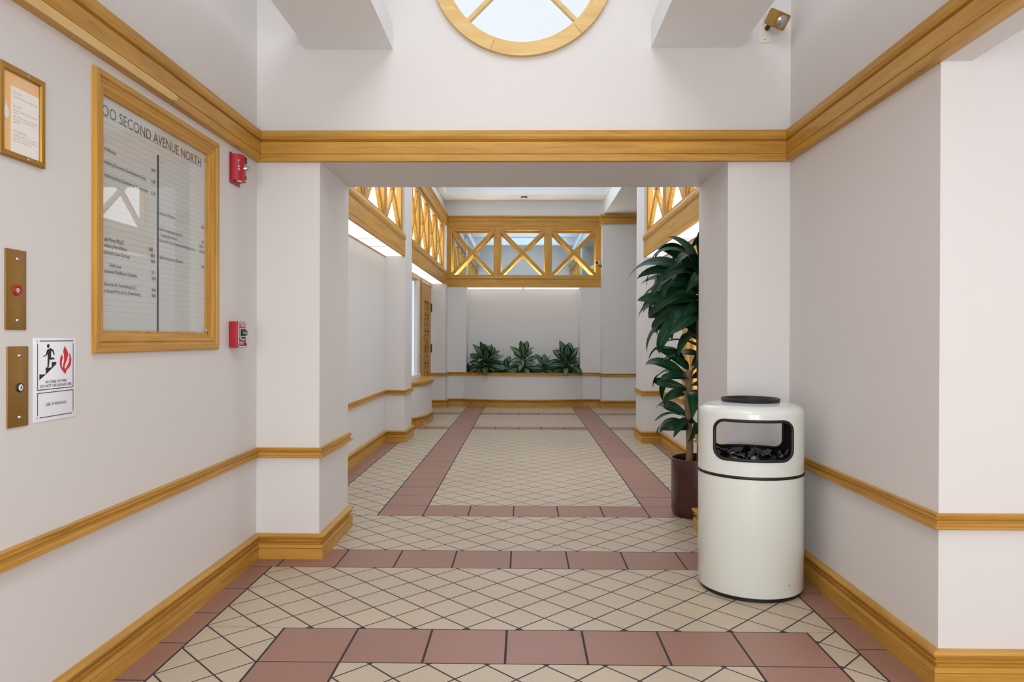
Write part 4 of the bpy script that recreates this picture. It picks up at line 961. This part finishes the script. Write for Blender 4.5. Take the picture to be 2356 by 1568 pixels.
def agla(name, x, y, z, n, label, seed, L=1.0, hgt=.3, wide=1.0, group=None):
    rn = random.Random(seed); r = tag(root(name, (x, y, z)), label, 'plant', group)
    for k in range(3):
        a = k*2.1+seed; MB().tube([(0.02*math.cos(a), .02*math.sin(a), 0), (.045*math.cos(a), .045*math.sin(a), hgt*.5), (.06*math.cos(a), .06*math.sin(a), hgt*.8)], [.011, .010, .007], 8).obj('stem', M['stem'], r, 50)
    for i in range(n):
        t = i/(n-1); az = i*2.39996+seed; el = -.45+1.75*t**1.1+rn.uniform(-.15, .15)
        rr = .05*(1-t)+.015
        place_leaf(al[rn.randrange(4) if t < .7 else rn.randrange(2)], r, (rr*wide*math.cos(az), rr*math.sin(az), hgt*(.30+.55*t)), az, el, L*rn.uniform(.85, 1.12), .75*math.cos(az)+rn.uniform(-.3, .3), lim=lambda p: okleaf(p.x+x, p.y+y, p.z+z))
    return r
YQ = YF+.10
agla('chinese_evergreen', -.66, YQ, .53, 40, 'full bushy chinese evergreen with silver-striped leaves at the lattice-door end of the trough', 1, 1.12, .34)
a2 = agla('chinese_evergreen', .01, YQ, .53, 20, 'leggy chinese evergreen with bare stems in the middle of the trough', 5, .92, .44)
agla('chinese_evergreen', .78, YQ, .53, 30, 'chinese evergreen with tall upright leaves at the trough end below the security camera', 9, 1.2, .34)
agla('chinese_evergreen', -.30, YQ-.02, .53, 9, 'small low chinese evergreen between the bushy and the leggy plants', 13, .75, .18)
agla('chinese_evergreen', .38, YQ-.02, .53, 13, 'small chinese evergreen between the leggy and the upright-leaved plants', 17, .8, .24)

# ------------------------------------------------------------------ entrance and vestibule glazing frames (out of view)
for k, (a, b) in enumerate(((XL+.05, -.12), (.10, XR-.05))):
    r = struct(root('door_%d' % (2+k), ((a+b)/2, -3.0, 0))); c = (a+b)/2
    for q in ((a, a+.06, .2, 2.5), (b-.06, b, .2, 2.5)): adopt(bx('stile', M['woodZ'], None, q[0], q[1], -3.08, -3.0, q[2], q[3]), r)
    for z in (.2, 2.42): adopt(bx('rail', M['woodX'], None, a+.06, b-.06, -3.08, -3.0, z, z+.08), r)
r = struct(root('window_%d' % (wn[0]+4), (3.4, .7, .35)))
for q in ((-.7, -.62), (.66, .74), (2.02, 2.1)): adopt(bx('frame_post', M['woodZ'], None, 3.40, 3.46, q[0], q[1], .35, 2.65), r)

# ------------------------------------------------------------------ sub-parts hang on the part they belong to
def nest(thing, rules):
    ch = list(thing.children)
    for part, kids in rules.items():
        p = [c for c in ch if c.name.split('.')[0] == part][0]
        for c in ch:
            if c is not p and c.name.split('.')[0] in kids: c.parent = p; c.matrix_parent_inverse = Matrix()
nest(tc_, {'hood': ['gasket', 'ash_tray'], 'liner': ['bin_bag'], 'body': ['chip']})
nest(dy, {'header_panel': ['letter']})
nest(nf, {'white_card': ['lettering'], 'orange_card': ['flame_symbol']})
nest(fs, {'panel': ['border_line', 'stairs_symbol', 'climber_head', 'climber_body', 'flame_symbol', 'lettering', 'rivet']})
nest(p1, {'plate': ['screw'], 'red_ring': ['key_cylinder', 'key_slot']}); nest(p2, {'plate': ['screw'], 'button_ring': ['button', 'up_arrow']})
nest(st, {'horn_body': ['lettering', 'grille_slot', 'test_lamp'], 'strobe_dome': ['reflector']})
nest(pu, {'face_plate': ['white_line', 'letter', 'key_lock', 'handle_surround', 'handle_recess'], 'handle': ['lettering']})
nest(sl, {'wall_plate': ['screw'], 'housing': ['lens']})
nest(ct, {'body': ['baseboard', 'moulding']})
